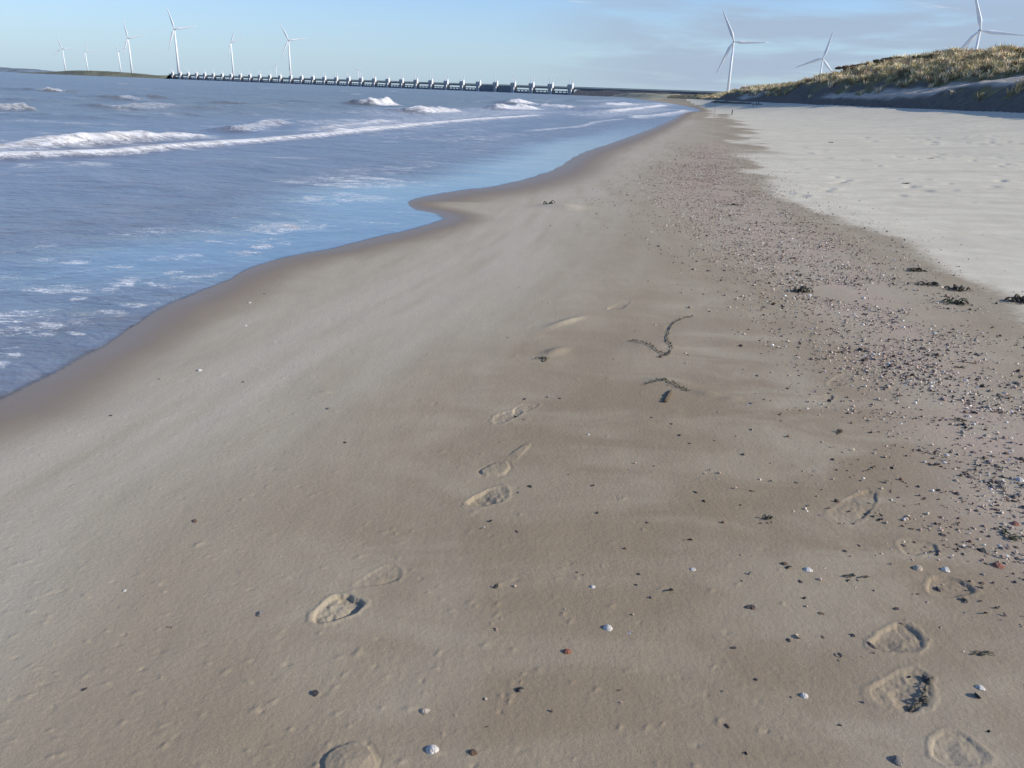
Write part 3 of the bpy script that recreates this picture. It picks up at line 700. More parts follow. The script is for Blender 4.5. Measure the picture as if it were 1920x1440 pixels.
shrub('crest_shrub', 1664, 111, 108, 3.4, .7, 'dark olive wedge-shaped bush on the dune crest, right of the reddish bush', (.30, .25, .15), 6)
shrub('crest_shrub', 1740, 103, 98, 3.0, .45, 'low grey-green bush on the crest between the wedge-shaped bush and the largest turbine', (.34, .32, .2), 8)

# ------------------------------------------------------------------ wind turbines
def turbine(hub_px, D, blade_px, angles, label, group, axis_az, ground=0.0, thick=1.0):
    hub = far(hub_px[0], hub_px[1], D); k = D / 1600.0 / math.cos(0)
    bl = blade_px * k; h = hub.z - ground
    t = empty('wind_turbine', (hub.x, hub.y, ground), 0, label, 'wind turbine', group)
    rt = .0115 * h * 1.25 * thick
    MB().tube([(0, 0, -1), (0, 0, h * .5), (0, 0, h - 1.5)], [rt * 1.45, rt * 1.12, rt * .72], 20).build('tower', M['turbine'], t, True)
    ax = Vector((math.sin(axis_az), math.cos(axis_az), 0)); side = Vector((ax.y, -ax.x, 0))
    # image-right as seen by the camera
    toc = Vector((-hub.x, -hub.y, 0)).normalized()
    right = Vector((-toc.y, toc.x, 0)); sgn = 1 if side.dot(right) > 0 else -1; side = side * sgn
    c = Vector((0, 0, h)); nl = bl * .17
    nb = MB(); nb.tube([c - ax * nl, c - ax * nl * .9, c - ax * nl * .2, c + ax * nl * .18], [rt * .7, rt * 1.05, rt * 1.1, rt * .85], 10)
    nb.build('nacelle', M['nacelle'], t, True)
    hc = c + ax * nl * .35
    MB().tube([hc - ax * nl * .16, hc, hc + ax * nl * .16, hc + ax * nl * .26], [rt * .8, rt * .85, rt * .5, rt * .08], 12).build('hub', M['nacelle'], t, True)
    for a in angles:
        a = R(a); d = Vector((0, 0, 1)) * math.cos(a) + side * math.sin(a)
        perp = d.cross(ax).normalized()
        vs = []; fs = []; ns = 14; ring = 8
        for i in range(ns + 1):
            s = i / ns; r = bl * s + rt * .2
            ch = bl * .036 * thick * (np.interp(s, [0, .04, .2, .6, .95, 1], [.7, .75, 2.1, 1.25, .5, .12])); th = ch * np.interp(s, [0, .06, .3, 1], [1, .8, .3, .16])
            tw = R(18) * (1 - s); bend = ax * (-.03 * bl * s * s)
            cc = perp * math.cos(tw) + ax * math.sin(tw); tn = d.cross(cc)
            for q in range(ring):
                w_ = 2 * math.pi * q / ring
                vs.append(tuple(hc + bend + d * r + cc * (math.cos(w_) * ch * .5 + ch * .18) + tn * (math.sin(w_) * th * .5)))
        for i in range(ns):
            for q in range(ring):
                fs.append((i * ring + q, i * ring + (q + 1) % ring, (i + 1) * ring + (q + 1) % ring, (i + 1) * ring + q))
        fs.append(tuple(range(ns * ring, ns * ring + ring)))
        mb = MB(); mb.v = vs; mb.f = fs; mb.build('blade', M['turbine'], t, True)
    return t
AX = R(168)
gR = 'wind turbines behind the dunes'; gL = 'wind turbines beyond the storm surge barrier'
turbine((1376, 78), 1500, 58, (-27, 90, 204), 'white wind turbine whose whole tower shows, rising above the low end of the dunes', gR, R(193), 1.0, 1.35)
turbine((1543, 110), 1900, 47, (12, 250, 138), 'small white wind turbine sunk behind the grassy dune, only hub and blades showing', gR, R(199), 1.0, 1.35)
turbine((1838, 57), 1350, 66, (-20, 96, 216), 'largest wind turbine, at the right, its upper blade running out of the frame', gR, R(203), 1.0, 1.35)
turbine((541, 75), 2700, 32, (-28, 82, 205), 'rightmost tall wind turbine over the sea, behind the barrier', gL, AX, 0, 1.3)
turbine((433, 80), 3100, 24, (20, 65, 195), 'white wind turbine with barely visible blades between the two tallest over the sea', gL, AX, 0, 1.3)
turbine((327, 54), 2750, 36, (-15, 80, 200), 'tallest white wind turbine over the left end of the barrier', gL, AX, 0, 1.3)
turbine((240, 71), 3300, 28, (-10, 78, 200), 'white wind turbine rising from the right part of the flat islet', gL, AX, 0, 1.3)
turbine((222, 97), 4300, 16, (-20, 60, 190), 'faint small wind turbine just left of the one on the islet', gL, AX, 0, 1.3)
turbine((160, 97), 4300, 15, (20, 80, 200), 'faint small wind turbine above the middle of the islet', gL, AX, 0, 1.3)
turbine((117, 91), 4000, 19, (-20, 85, 235), 'leftmost faint wind turbine, at the left tip of the islet', gL, AX, 0, 1.3)
turbine((517, 122), 6500, 9, (0, 120, 240), 'tiny distant wind turbine just left of the rightmost tall turbine over the sea', gL, AX, 0, 1.3)
turbine((672, 132), 5500, 14, (60, 180, 300), 'tiny distant wind turbine behind the middle of the barrier', gL, AX, 0, 1.3)

# ------------------------------------------------------------------ storm surge barrier
pA = Vector((*polar(az(325), 2568), 0)); pB = Vector((*polar(az(1070), 1467), 0))
dirB = (pB - pA).normalized(); ang = math.atan2(dirB.y, dirB.x); Lb = (pB - pA).length; NP = 33; stp = Lb / (NP - 1)
bar = empty('storm_surge_barrier', pA, ang, 'long concrete storm surge barrier with a row of piers and steel gates across the sea', 'barrier')
# local frame: x along the barrier, -y towards the camera
first = None
def pier_parts():
    pr = MB(); pr.box((0, 0, 1.5), (5.0, 12, 11), 0, .92); pr.box((0, .5, 8.6), (6.8, 9.5, 3.4)); pr.box((-3.4, .2, 12.6), (8.0, 3.4, 8.6), 0, .97)
    p = pr.build('pier', M['concrete'], bar)
    MB().box((3.2, -.6, 14.2), (2.6, 4.0, 8.0), 0, .8).box((3.2, -.6, 19.0), (1.5, 2.4, 1.8)).box((4.0, -4.6, 3.6), (1.6, 1.8, 11.0), 0, .9).build('hoist_housing', M['whitesteel'], p)
    for q in (0.0, 1.0):
        MB().tube([(2.0 + 1.6 * q - 4 * (1 - q), -2 + 2 * q, 12), (2.0 + 1.6 * q - 4 * (1 - q), -2 + 2 * q, 29)], [.62, .42], 6).build('hoist_post', M['whitesteel'], p)
    return p
first = pier_parts()
for i in range(1, NP):
    p = copy_tree(first, bar); p.location = (i * stp, 0, 0)
for i in range(-1, NP - 1):
    x = (i + .5) * stp
    full = i in (27, 28) or i == -1
    g = MB()
    if full: g.box((x, -1, 4.4), (stp - 7.5, 3, 9.6))
    else:
        g.box((x, -1, 5.6), (stp - 7.5, 3.2, 1.5)); g.box((x, -1.4, 1.1), (stp - 7.5, 3, 3.6))
        for k in range(4): g.box((x + (k - 1.5) * (stp - 9) / 4, -1, 4.0), (1.1, 1.6, 2.2))
    g.build('gate', M['steel'], bar)
dk = MB(); x0_, x1_ = -30, Lb + 420
dk.box(((x0_ + x1_) / 2, 9.5, 10.6), (x1_ - x0_, 12, 3.0)).box(((x0_ + x1_) / 2, 3.2, 13.0), (x1_ - x0_, .5, 1.1))
dk.build('road_deck', M['road'], bar)
# abutment dam with rock slope at the near end
def ridge(name, pts, hw, h, mat, seed, top=.35, jit=.25, parent=None, seg=12.0):
    P = catmull(pts, 6); al = np.concatenate([[0], np.cumsum(np.hypot(*np.diff(P[:, :2], axis=0).T))]); n = int(al[-1] / seg) + 2
    s = np.linspace(0, al[-1], n); x = np.interp(s, al, P[:, 0]); y = np.interp(s, al, P[:, 1]); hh = np.interp(s, al, P[:, 2])
    gx, gy = np.gradient(x), np.gradient(y); l = np.hypot(gx, gy); gx /= l; gy /= l
    cr = np.array([-1, -.8, -.6, -.45, -top, -.15, 0, .15, top, .6, 1]); pr = np.array([-.15, .22, .55, .8, 1, 1.03, 1.05, 1.03, 1, .5, -.15])
    VV = np.zeros((n, len(cr), 3))
    for j, (c, q) in enumerate(zip(cr, pr)):
        VV[:, j, 0] = x + gy * c * hw; VV[:, j, 1] = y - gx * c * hw
        VV[:, j, 2] = hh * h * q * (1 + jit * (fbm(s / (seg * 3), s * 0 + j * 1.7, 3, seed) - .5) * 2) if q > 0 else -1.5
    me = np_mesh(name, VV.reshape(-1, 3), grid_faces(n, len(cr))[:, ::-1], True); return obj(name, me, mat, parent)
mw = Matrix.Translation(pA) @ Matrix.Rotation(ang, 4, 'Z')
def bw(x, y): q = mw @ Vector((x, y, 0)); return q.x, q.y
dm = [(*bw(Lb + 14, 10), .8), (*bw(Lb + 120, 10), .95), (*bw(Lb + 260, 12), .95), (*bw(Lb + 430, 16), .9)]
tag(ridge('rock_dam', dm, 34, 10.5, M['rock'], 5, .3, .12), 'dark rock-faced dam joining the barrier to the beach', 'dam')
tag(ridge('islet', [(*polar(az(60), 3000), .15), (*polar(az(110), 2900), .45), (*polar(az(160), 2750), .95), (*polar(az(183), 2700), 1.05), (*polar(az(240), 2650), .95), (*polar(az(290), 2600), .6), (*bw(-14, 4), .8)], 70, 12.5, M['islet'], 8, .5, .12), kind='structure')
tag(ridge('far_coast', [(*polar(R(-75), 9000), 1), (*polar(R(-45), 8200), .9), (*polar(az(-100), 7200), 1.0), (*polar(az(40), 7000), .95), (*polar(az(120), 7000), .6), (*polar(az(250), 7500), .5), (*polar(az(700), 8500), .4), (*polar(az(1250), 9000), .5)], 160, 26, M['farland'], 9, .5, .35, seg=30), kind='structure')
tag(ridge('headland', [(*polar(az(1165), 1500), .25), (*polar(az(1195), 1250), .9), (*polar(az(1232), 950), .85), (*polar(az(1268), 700), .5), (*polar(az(1290), 520), .02), (*polar(az(1300), 460), -.3)], 40, 5.6, M['scrub'], 10, .5, .3, seg=8), kind='structure')

# ------------------------------------------------------------------ beach post and small rocks at the dune foot
x, y, z = ground(1372, 215)
po = MB().tube([(0, 0, -.2), (.02, 0, .30), (.03, 0, .52)], [.05, .048, .04], 8).build('beach_post', M['post']); po.location = (x, y, z)
tag(po, 'short dark wooden post standing alone on the pale far beach', 'post')
for i, (px, dd) in enumerate([(1413, 121), (1419, 121.6), (1423, 122)]):
    x, y = polar(az(px), dd); o = MB().tube([(0, 0, -.3), (.01, .02, .16), (.03, 0, .36)], [.07, .06, .04], 7).build('beach_post', M['post']); o.location = (x, y, sz(x, y))
    tag(o, ['leftmost of three stumpy dark posts at the foot of the dunes', 'middle one of three stumpy dark posts at the foot of the dunes', 'rightmost of three stumpy dark posts at the foot of the dunes'][i], 'post', 'posts at the foot of the dunes')

# ------------------------------------------------------------------ shells
def shell_mesh(kind, seed, mat):
    rg = random.Random(seed); vs = []; fs = []
    if kind == 'cockle':
        nu, nv = 22, 7
        for j in range(nv + 1):
            v = j / nv
            for i in range(nu):
                a = -math.pi * .98 + 2 * math.pi * .98 * i / (nu - 1)
                rad = (.5 + .06 * math.cos(a)) * v; rib = 1 + .035 * math.cos(a * 20) * v
                x = math.sin(a) * rad * 1.04 * rib; y = math.cos(a) * rad * rib - .06 * (1 - v)
                z = .30 * (1 - v ** 2.2) + (.012 * math.cos(a * 11) * v * (1 - v) * 4)
                vs.append((x, y, z))
        for j in range(nv):
            for i in range(nu - 1):
                p = j * nu + i; fs.append((p, p + 1, p + nu + 1, p + nu))
    elif kind == 'mussel':
        nu, nv = 16, 6
        for j in range(nv + 1):
            v = j / nv
            for i in range(nu):
                a = 2 * math.pi * i / nu; w = .24 + .06 * math.sin(a * .5)
                y = math.cos(a) * .52 * v; x = math.sin(a) * w * v * (1 + .45 * math.cos(a))
                vs.append((x, y, .17 * (1 - v ** 2)))
        for j in range(nv):
            for i in range(nu):
                p = j * nu + i; q = j * nu + (i + 1) % nu; fs.append((p, q, q + nu, p + nu))
    elif kind == 'fragment':
        nu, nv = 9, 4; a0 = rg.uniform(0, 6)
        for j in range(nv + 1):
            v = j / nv
            for i in range(nu):
                a = a0 + 3.6 * (i / (nu - 1) - .5); rad = (.12 + .42 * v) * (1 + .25 * rg.uniform(-1, 1) * (j == nv))
                vs.append((math.sin(a) * rad, math.cos(a) * rad - .15, .24 * (1 - v ** 2) + .015 * math.cos(i * 3)))
        for j in range(nv):
            for i in range(nu - 1):
                p = j * nu + i; fs.append((p, p + 1, p + nu + 1, p + nu))
    else:   # pebble
        nu, nv = 10, 6
        for j in range(nv + 1):
            t = math.pi * j / nv
            for i in range(nu):
                a = 2 * math.pi * i / nu; k = 1 + .12 * math.sin(3 * a + seed) + .1 * rg.uniform(-1, 1) * (0 < j < nv)
                vs.append((math.sin(t) * math.cos(a) * .5 * k, math.sin(t) * math.sin(a) * .4 * k, math.cos(t) * .26 + .12))
        for j in range(nv):
            for i in range(nu):
                p = j * nu + i; q = j * nu + (i + 1) % nu; fs.append((p, q, q + nu, p + nu))
    me = bpy.data.meshes.new(kind + '_shell' if kind != 'pebble' else 'pebble'); me.from_pydata(vs, [], fs); me.validate(); me.update()
    me.polygons.foreach_set('use_smooth', [kind != 'fragment'] * len(me.polygons)); me.materials.append(mat); return me
SHC = dict(rosy=(.44, .315, .245), white=(.72, .68, .62), cream=(.55, .46, .35), rusty=(.30, .11, .07), grey=(.27, .23, .195), dark=(.055, .047, .045), purple=(.17, .125, .12), brown=(.16, .10, .065))
SHM = {k: simple_mat('shell_' + k, v, .5, .3, 1.5, .6, .05, .4) for k, v in SHC.items()}
_cache = {}
def shell(kind, colr, x, y, size, rz, tilt, label, group=None, sink=.12, cat=None, variant=0, flip=False):
    key = (kind, colr, variant)
    if key not in _cache: _cache[key] = shell_mesh(kind, 3 + variant, SHM[colr])
    nm = {'cockle': 'cockle_shell', 'mussel': 'mussel_shell', 'fragment': 'shell_fragment', 'pebble': 'pebble'}[kind]
    o = bpy.data.objects.new(nm, _cache[key]); COL.objects.link(o)
    o.location = (x, y, sz(x, y) + size * (.20 if abs(tilt) > .6 else (.22 if flip else -.02)) - size * sink * .3)
    o.rotation_euler = (tilt + (math.pi if flip else 0), tilt * .5, rz); o.scale = (size, size, size * random.uniform(.9, 1.5))
    tag(o, label, cat or {'pebble': 'pebble'}.get(kind, 'shell'), group); return o
# single finds one can point to
FIND = [
 (1140, 1178, 'cockle', 'white', .030, 'white cockle shell beside a dark hollow, low in the middle right foreground', .3),
 (1183, 1187, 'fragment', 'white', .018, 'small white shell chip right of the white cockle by its hollow', .3),
 (1063, 1222, 'cockle', 'rusty', .026, 'rust-red cockle shell half sunk in the open sand', .5),
 (1408, 1137, 'mussel', 'dark', .042, 'dark pointed mussel shell lying alone in the right foreground', .35),
 (812, 1407, 'cockle', 'white', .032, 'white shell in a dark hollow at the bottom edge of the photo', .4),
 (887, 1411, 'cockle', 'brown', .022, 'brown shell half buried right of the white one at the bottom edge', .4),
 (973, 1296, 'fragment', 'dark', .024, 'broken dark and white shell bits above the bottom shells', .5),
 (588, 1302, 'fragment', 'dark', .028, 'upright dark shell edge below the deep shoe print', 1.0),
 (795, 1330, 'fragment', 'cream', .026, 'cream shell chip with a dark tip left of the broken bits', .4),
 (1363, 1360, 'mussel', 'brown', .024, 'brown shell near the bottom right, alone on smooth sand', .5),
 (1507, 1304, 'cockle', 'white', .022, 'small white shell with a dark hollow, left of the big shoe prints', .4),
 (1300, 1067, 'cockle', 'white', .022, 'small bright shell above the lone dark mussel', .3),
 (1515, 1068, 'cockle', 'white', .030, 'white shell beside a line of four dark bits', .3),
 (1478, 1066, 'fragment', 'dark', .026, 'dark shell piece just left of the white shell with four dark bits', .6),
 (1500, 1089, 'mussel', 'dark', .026, 'dark elongated shell just below the white shell with four dark bits', .4),
 (1722, 1066, 'cockle', 'cream', .034, 'cream shell with a dark left side on the worn right-hand track', .3),
 (1773, 1068, 'cockle', 'white', .028, 'white shell right of the cream one on the worn right-hand track', .3),
 (1760, 1102, 'mussel', 'dark', .030, 'large dark shell in the heel of the right-hand print', .6),
 (1806, 1124, 'fragment', 'dark', .032, 'dark shell at the lower right rim of the right-hand print', .6),
 (1838, 1288, 'cockle', 'white', .026, 'white shell with black hollow right of the large print', .4),
 (1739, 1274, 'mussel', 'dark', .040, 'black shell at the top of the dark scar in the large print', .5),
 (1636, 1212, 'mussel', 'dark', .040, 'dark shell pieces at the left rim of the large oval print', .6),
 (1870, 1060, 'cockle', 'rusty', .040, 'rust-red shell near the right edge', .3),
 (1904, 982, 'cockle', 'rusty', .034, 'orange-red shell at the right edge above the rust-red one', .3),
 (1912, 900, 'cockle', 'white', .040, 'large white shell at the right edge among dark shells', .3),
 (1683, 1426, 'cockle', 'grey', .034, 'grey shell cluster at the bottom edge, left of the oval print', .4),
 (1440, 972, 'fragment', 'dark', .034, 'cluster of black shell splinters between the foreground and the shell band', .7),
 (1412, 921, 'mussel', 'brown', .026, 'brown shell above the cluster of black splinters', .5),
 (1050, 747, 'mussel', 'dark', .024, 'dark shell right of the upper shoe print', .4),
 (1258, 795, 'mussel', 'dark', .024, 'middle dark shell of the three in the centre right sand', .4),
 (1221, 783, 'mussel', 'dark', .022, 'upper left dark shell of the three in the centre right sand', .4),
 (1274, 817, 'mussel', 'dark', .026, 'lower dark shell of the three in the centre right sand', .4),
 (993, 914, 'fragment', 'dark', .020, 'dark shell bit just right of the deep crescent print', .4),
 (975, 924, 'fragment', 'grey', .016, 'grey shell bit nearest the deep crescent print', .4),
 (374, 695, 'cockle', 'white', .028, 'brightest white shell on the wet left strand', .3),
 (456, 716, 'mussel', 'dark', .024, 'dark shell right of the brightest white shell on the wet strand', .4),
 (468, 568, 'cockle', 'white', .026, 'small white shell close to the water edge', .3),
 (461, 611, 'cockle', 'white', .024, 'white shell just below the one close to the water edge', .3),
 (247, 612, 'mussel', 'dark', .030, 'dark shell at the very water edge on the left', .4),
 (496, 551, 'mussel', 'dark', .028, 'dark shell above the small white shell near the water edge', .4),
 (365, 976, 'mussel', 'brown', .030, 'brown elongated shell alone on the left foreground sand', .3),
 (484, 1153, 'fragment', 'grey', .026, 'grey half-buried shell left of the deep shoe print', .5),
 (157, 1293, 'mussel', 'dark', .018, 'small dark shell alone at the lower left', .4),
 (318, 1177, 'fragment', 'grey', .020, 'grey shell bit left of the half-buried grey shell', .4),
 (616, 767, 'cockle', 'grey', .024, 'grey ring-like shell in the middle of the sand', .3),
 (646, 830, 'fragment', 'dark', .018, 'dark shell bit below the grey ring-like shell', .4),
 (206, 780, 'fragment', 'dark', .018, 'dark bit on the damp sand near the left edge', .4),
 (297, 711, 'mussel', 'dark', .020, 'dark shell left of the brightest white shell', .4),
 (233, 1108, 'cockle', 'white', .014, 'tiny white shell chip on the left foreground sand', .3),
 (1103, 815, 'cockle', 'white', .016, 'tiny white chip with a dark dot left of the three dark shells', .3),
 (1111, 1100, 'cockle', 'white', .018, 'small white chip left of the lone dark mussel', .3),
 (1376, 1214, 'mussel', 'dark', .022, 'dark shell below the lone dark mussel', .4),
 (1480, 1200, 'fragment', 'dark', .020, 'small dark bit between the lone mussel and the large prints', .4),
 (1542, 1150, 'mussel', 'brown', .024, 'brown shell right of the lone dark mussel', .4),
 (1598, 1190, 'fragment', 'dark', .020, 'dark bit just left of the large oval print', .4),
 (1682, 1140, 'mussel', 'dark', .026, 'dark shell just above the large oval print', .4),
 (1420, 705, 'mussel', 'dark', .028, 'dark shell left of the shell band, level with the lying stick', .3),
 (1497, 652, 'mussel', 'dark', .034, 'dark shell at the left rim of the shell band', .4),
]
for i, (px, py, kd, co, s, lb, tl) in enumerate(FIND):
    x, y = gat(px, py)
    shell(kd, co, x, y, s * 1.05, random.uniform(0, 6.28), tl * random.choice((-1, 1)) * .6, lb, 'single shells on the open sand', variant=i % 3)
# companions: the shells of the strandline, largest-looking ones as things, rest as litter
cand = []
def add_c(x, y, s, dens): cand.append((x, y, s))
rg = np.random.default_rng(11)
n = 78000
a_ = rg.uniform(0, BL[-1], n); w_ = np.interp(a_, BL, BW); cxx = np.interp(a_, BL, BANDP[:, 0]); cyy = np.interp(a_, BL, BANDP[:, 1])
ddx = np.gradient(np.interp(np.linspace(0, BL[-1], 200), BL, BANDP[:, 0])); ddy = np.gradient(np.interp(np.linspace(0, BL[-1], 200), BL, BANDP[:, 1]))
dl = np.hypot(ddx, ddy); ii = (a_ / BL[-1] * 199).astype(int); nx, ny = ddy[ii] / dl[ii], -ddx[ii] / dl[ii]
o_ = rg.normal(0, .52, n) * w_; px_ = cxx + nx * o_; py_ = cyy + ny * o_
patch = fbm(px_ / .45, py_ / .45, 3, 33); streaky = fbm((px_ * .3 + py_) / .16, (px_ - py_ * .3) / .8, 2, 35)
keep = rg.uniform(0, 1, n) < (1 - sm(.55, 1.0, a_ / BL[-1]) * .93) * sm(.22, .56, patch) * (.35 + .9 * sm(.3, .6, streaky)) * np.where(w_ > .9, 1.0, .85)
px_, py_ = px_[keep], py_[keep]; size = np.clip(rg.lognormal(math.log(.0108), .42, len(px_)), .0045, .030)
# sparse scatter over the whole damp strand on the right
n2 = 1500; ax_ = rg.uniform(R(-2), R(38), n2); r_ = 1.6 * (16 / 1.6) ** rg.uniform(0, 1, n2) ** .8
sx_ = np.sin(ax_) * r_; sy_ = np.cos(ax_) * r_
db = np.abs(sdist(sx_, sy_, BANDP)); kp = (rg.uniform(0, 1, n2) < np.exp(-db / .9) * .9 + .035) & (sdist(sx_, sy_, W) > 1.0)
sx_, sy_ = sx_[kp], sy_[kp]
px_ = np.concatenate([px_, sx_]); py_ = np.concatenate([py_, sy_]); size = np.concatenate([size, np.clip(rg.lognormal(math.log(.013), .4, len(sx_)), .006, .03)])
zz_ = surf(px_, py_)
cd = np.stack([px_, py_, zz_ - EYE], 1); fz = cd @ np.array(Fv); ix = 960 + FPX * (cd @ np.array(Rv)) / fz; iy = 720 - FPX * (cd @ np.array(Uv)) / fz
vis = (ix > 0) & (ix < 1920) & (iy > 0) & (iy < 1440) & (fz > 0)
app = np.where(vis, size / np.hypot(fz, 0), 0); order = np.argsort(-app)
big = order[:236]; rest = order[236:]
kinds = ['cockle', 'cockle', 'fragment', 'mussel', 'fragment', 'pebble']; cols = ['dark', 'grey', 'brown', 'cream', 'cream', 'white', 'purple', 'rosy', 'rosy', 'dark', 'brown']
kname = {'cockle': 'cockle shell', 'fragment': 'shell fragment', 'mussel': 'mussel shell', 'pebble': 'pebble'}
for k in big:
    x, y = float(px_[k]), float(py_[k]); kd = random.choice(kinds); co = random.choice(cols)
    if kd == 'mussel': co = random.choice(('dark', 'purple'))
    inb = abs(float(sdist(np.array([x]), np.array([y]), BANDP)[0])) < .55
    if not inb: co = random.choice(('dark', 'brown', 'grey', 'dark', 'brown', 'dark', 'cream', 'rosy')); kd = 'mussel' if kd == 'pebble' else kd
    if kd == 'mussel' and co not in ('dark', 'brown'): co = 'dark'
    zone = 'in the dense shell band towards the right edge' if abs(float(sdist(np.array([x]), np.array([y]), BANDP)[0])) < .55 else ('on the sand below the shell band' if iy[k] > 1000 else 'scattered beside the shell band')
    lb = f'small {co} {kname[kd]} {zone}'
    shell(kd, co, x, y, float(size[k]) * (1.15 if inb else .95), random.uniform(0, 6.28), random.choice((0, .2, .35, -.3, .7, -.8)), lb, lb + 's', variant=random.randrange(3), flip=random.random() < .18)
# litter
protos = []
for kd, sd in (('fragment', 3), ('fragment', 9), ('fragment', 17), ('pebble', 5)):
    mm = shell_mesh(kd, sd, SHM['grey']); v = np.array([p.co[:] for p in mm.vertices]); f = np.array([list(p.vertices) for p in mm.polygons if len(p.vertices) == 4]); protos.append((v, f))
VV = []; FF = []; CC = []; o0 = 0
palc = np.array([SHC[c] for c in ('dark', 'cream', 'grey', 'brown', 'cream', 'white', 'rosy', 'rosy', 'brown', 'rosy', 'cream', 'dark')])
for k in rest:
    v, f = protos[rg.integers(0, 4)]; s = size[k]; a = rg.uniform(0, 6.28); t = rg.normal(0, .45); c_, s_ = math.cos(a), math.sin(a); ct, st = math.cos(t), math.sin(t)
    p = v * s * np.array([1, 1, rg.uniform(.9, 1.7)]); p = np.stack([p[:, 0], p[:, 1] * ct - p[:, 2] * st, p[:, 1] * st + p[:, 2] * ct], 1)
    p = np.stack([p[:, 0] * c_ - p[:, 1] * s_ + px_[k], p[:, 0] * s_ + p[:, 1] * c_ + py_[k], p[:, 2] + zz_[k] + abs(st) * s * .25], 1)
    VV.append(p); FF.append(f + o0); o0 += len(p); CC.append(np.repeat(np.append(palc[rg.integers(0, len(palc))] * rg.uniform(.7, 1.3), 1)[None], len(p), 0))
lm = np_mesh('shell_litter', np.concatenate(VV), np.concatenate(FF), True); set_col(lm, 'tint', np.concatenate(CC))
tag(obj('shell_litter', lm, M['shellbed']), 'countless tiny shells and shell grit strewn along the strandline', 'shells', kind='stuff')

# ------------------------------------------------------------------ seaweed and sticks
def weed(px, py, size, label, seed, mat='weed', strands=16, stretch=(1, 1), rz=0, tall=.35, name='seaweed_clump', cat='seaweed', group='dark seaweed clumps on the sand'):
    x, y, z = ground(px, py); rg = random.Random(seed)
    t = empty(name, (x, y, z), rz, label, cat, group); mb = MB()
    for k in range(strands):
        a = rg.uniform(0, 6.28); p = Vector((rg.gauss(0, .18) * size * stretch[0], rg.gauss(0, .18) * size * stretch[1], .004)); pts = [p.copy()]; h = rg.uniform(-.2, 1) * tall
        n = rg.randint(4, 7)
        for i in range(n):
            a += rg.uniform(-.7, .7); st = size * .085
            p = p + Vector((math.cos(a) * st * stretch[0], math.sin(a) * st * stretch[1], 0)); f_ = math.sin(math.pi * (i + 1) / n)
            pts.append(Vector((p.x, p.y, max(.002, f_ * h * size * .8 + .003))))
        w0 = size * rg.uniform(.03, .07)
        mb.tube(pts, [w0 * .5] + [w0 * rg.uniform(.6, 1.2) for _ in pts[2:]] + [w0 * .15], 5, rg.uniform(.25, .8))
    mb.build('frond', M[mat], t, True)
    if size > .12:
        hb = MB(); 
        for k in range(4):
            q = Vector((rg.uniform(-.12, .12) * size, rg.uniform(-.12, .12) * size, .02 * size)); hb.tube([q, q + Vector((size * .08, size * .05, size * .10)), q + Vector((size * .16, .02 * size, size * .03))], [size * .05, size * .06, size * .02], 7, .7)
        hb.build('holdfast', M['wood'], t, True)
    return t
weed(1500, 547, .17, 'black seaweed tuft lying inside the shell band', 1, 'weed', 24, (.9, .8))
weed(1715, 508, .20, 'low dark seaweed strip at the edge of the pale dry sand, farthest of its row', 2, 'weed', 22, (.9, .7), tall=.2)
weed(1742, 535, .17, 'flat dark seaweed strip just nearer than the low strip at the dry sand edge', 3, 'weed', 20, (1.0, .7), tall=.2)
weed(1796, 545, .16, 'rounded black seaweed clump beside the dry sand, above its twin', 4, 'weed', 20, (.9, .8))
weed(1790, 569, .16, 'rounded black seaweed clump, the lower of the two beside the dry sand', 5, 'weedg', 20, (1.0, .8))
weed(1908, 567, .20, 'black seaweed clump cut by the right edge of the photo', 6, 'weed', 26, (.9, .8))
weed(1030, 384, .20, 'brown tuft sticking up on a small yellowish sand mound near the water inlet', 7, 'weedg', 12, (.8, .8), tall=.35)
weed(1020, 675, .085, 'small forked dark sprig of seaweed in the middle of the sand', 8, 'weed', 9, (.8, 1.0), tall=.3)
weed(1440, 974, .055, 'small black seaweed knot below the shell band, near the splinters', 9, 'weed', 10)
weed(1840, 1226, .035, 'flat crinkled dark seaweed bit at the right, above the white shell', 10, 'weed', 16, (1.5, .7), tall=.12)
weed(1892, 1005, .07, 'dark green seaweed wisp close to the right edge', 47, 'weedg', 14, (.8, 1.2), tall=.2)
weed(1575, 812, .05, 'small dark seaweed knot left of the dense shells', 12, 'weed', 10)
weed(1600, 1082, .07, 'thin greyish seaweed streak right of the white shell', 13, 'weed', 6, (1.5, .4), tall=.08)
weed(1800, 690, .07, 'thin black weed strand on the right part of the shell band', 14, 'weed', 8, (1.0, .5), tall=.2)
weed(1795, 788, .06, 'dark green weed bit among the shells at right', 15, 'weedg', 12, (1.3, .6), tall=.2)
for i, (px, py, s) in enumerate([(1345, 346, .12), (1376, 385, .14), (1700, 345, .16), (1745, 296, .14), (1560, 268, .16)]):
    weed(px, py, s, ['small dark weed speck at the upper left end of the shell band', 'dark weed speck where the shell band meets the dry sand', 'dark weed speck in the middle of the dry sand', 'faint weed speck far up on the dry sand', 'farthest faint weed speck on the dry sand'][i], 30 + i, 'weed', 10, (1.4, .5), tall=.2, group='weed specks on the pale dry sand')
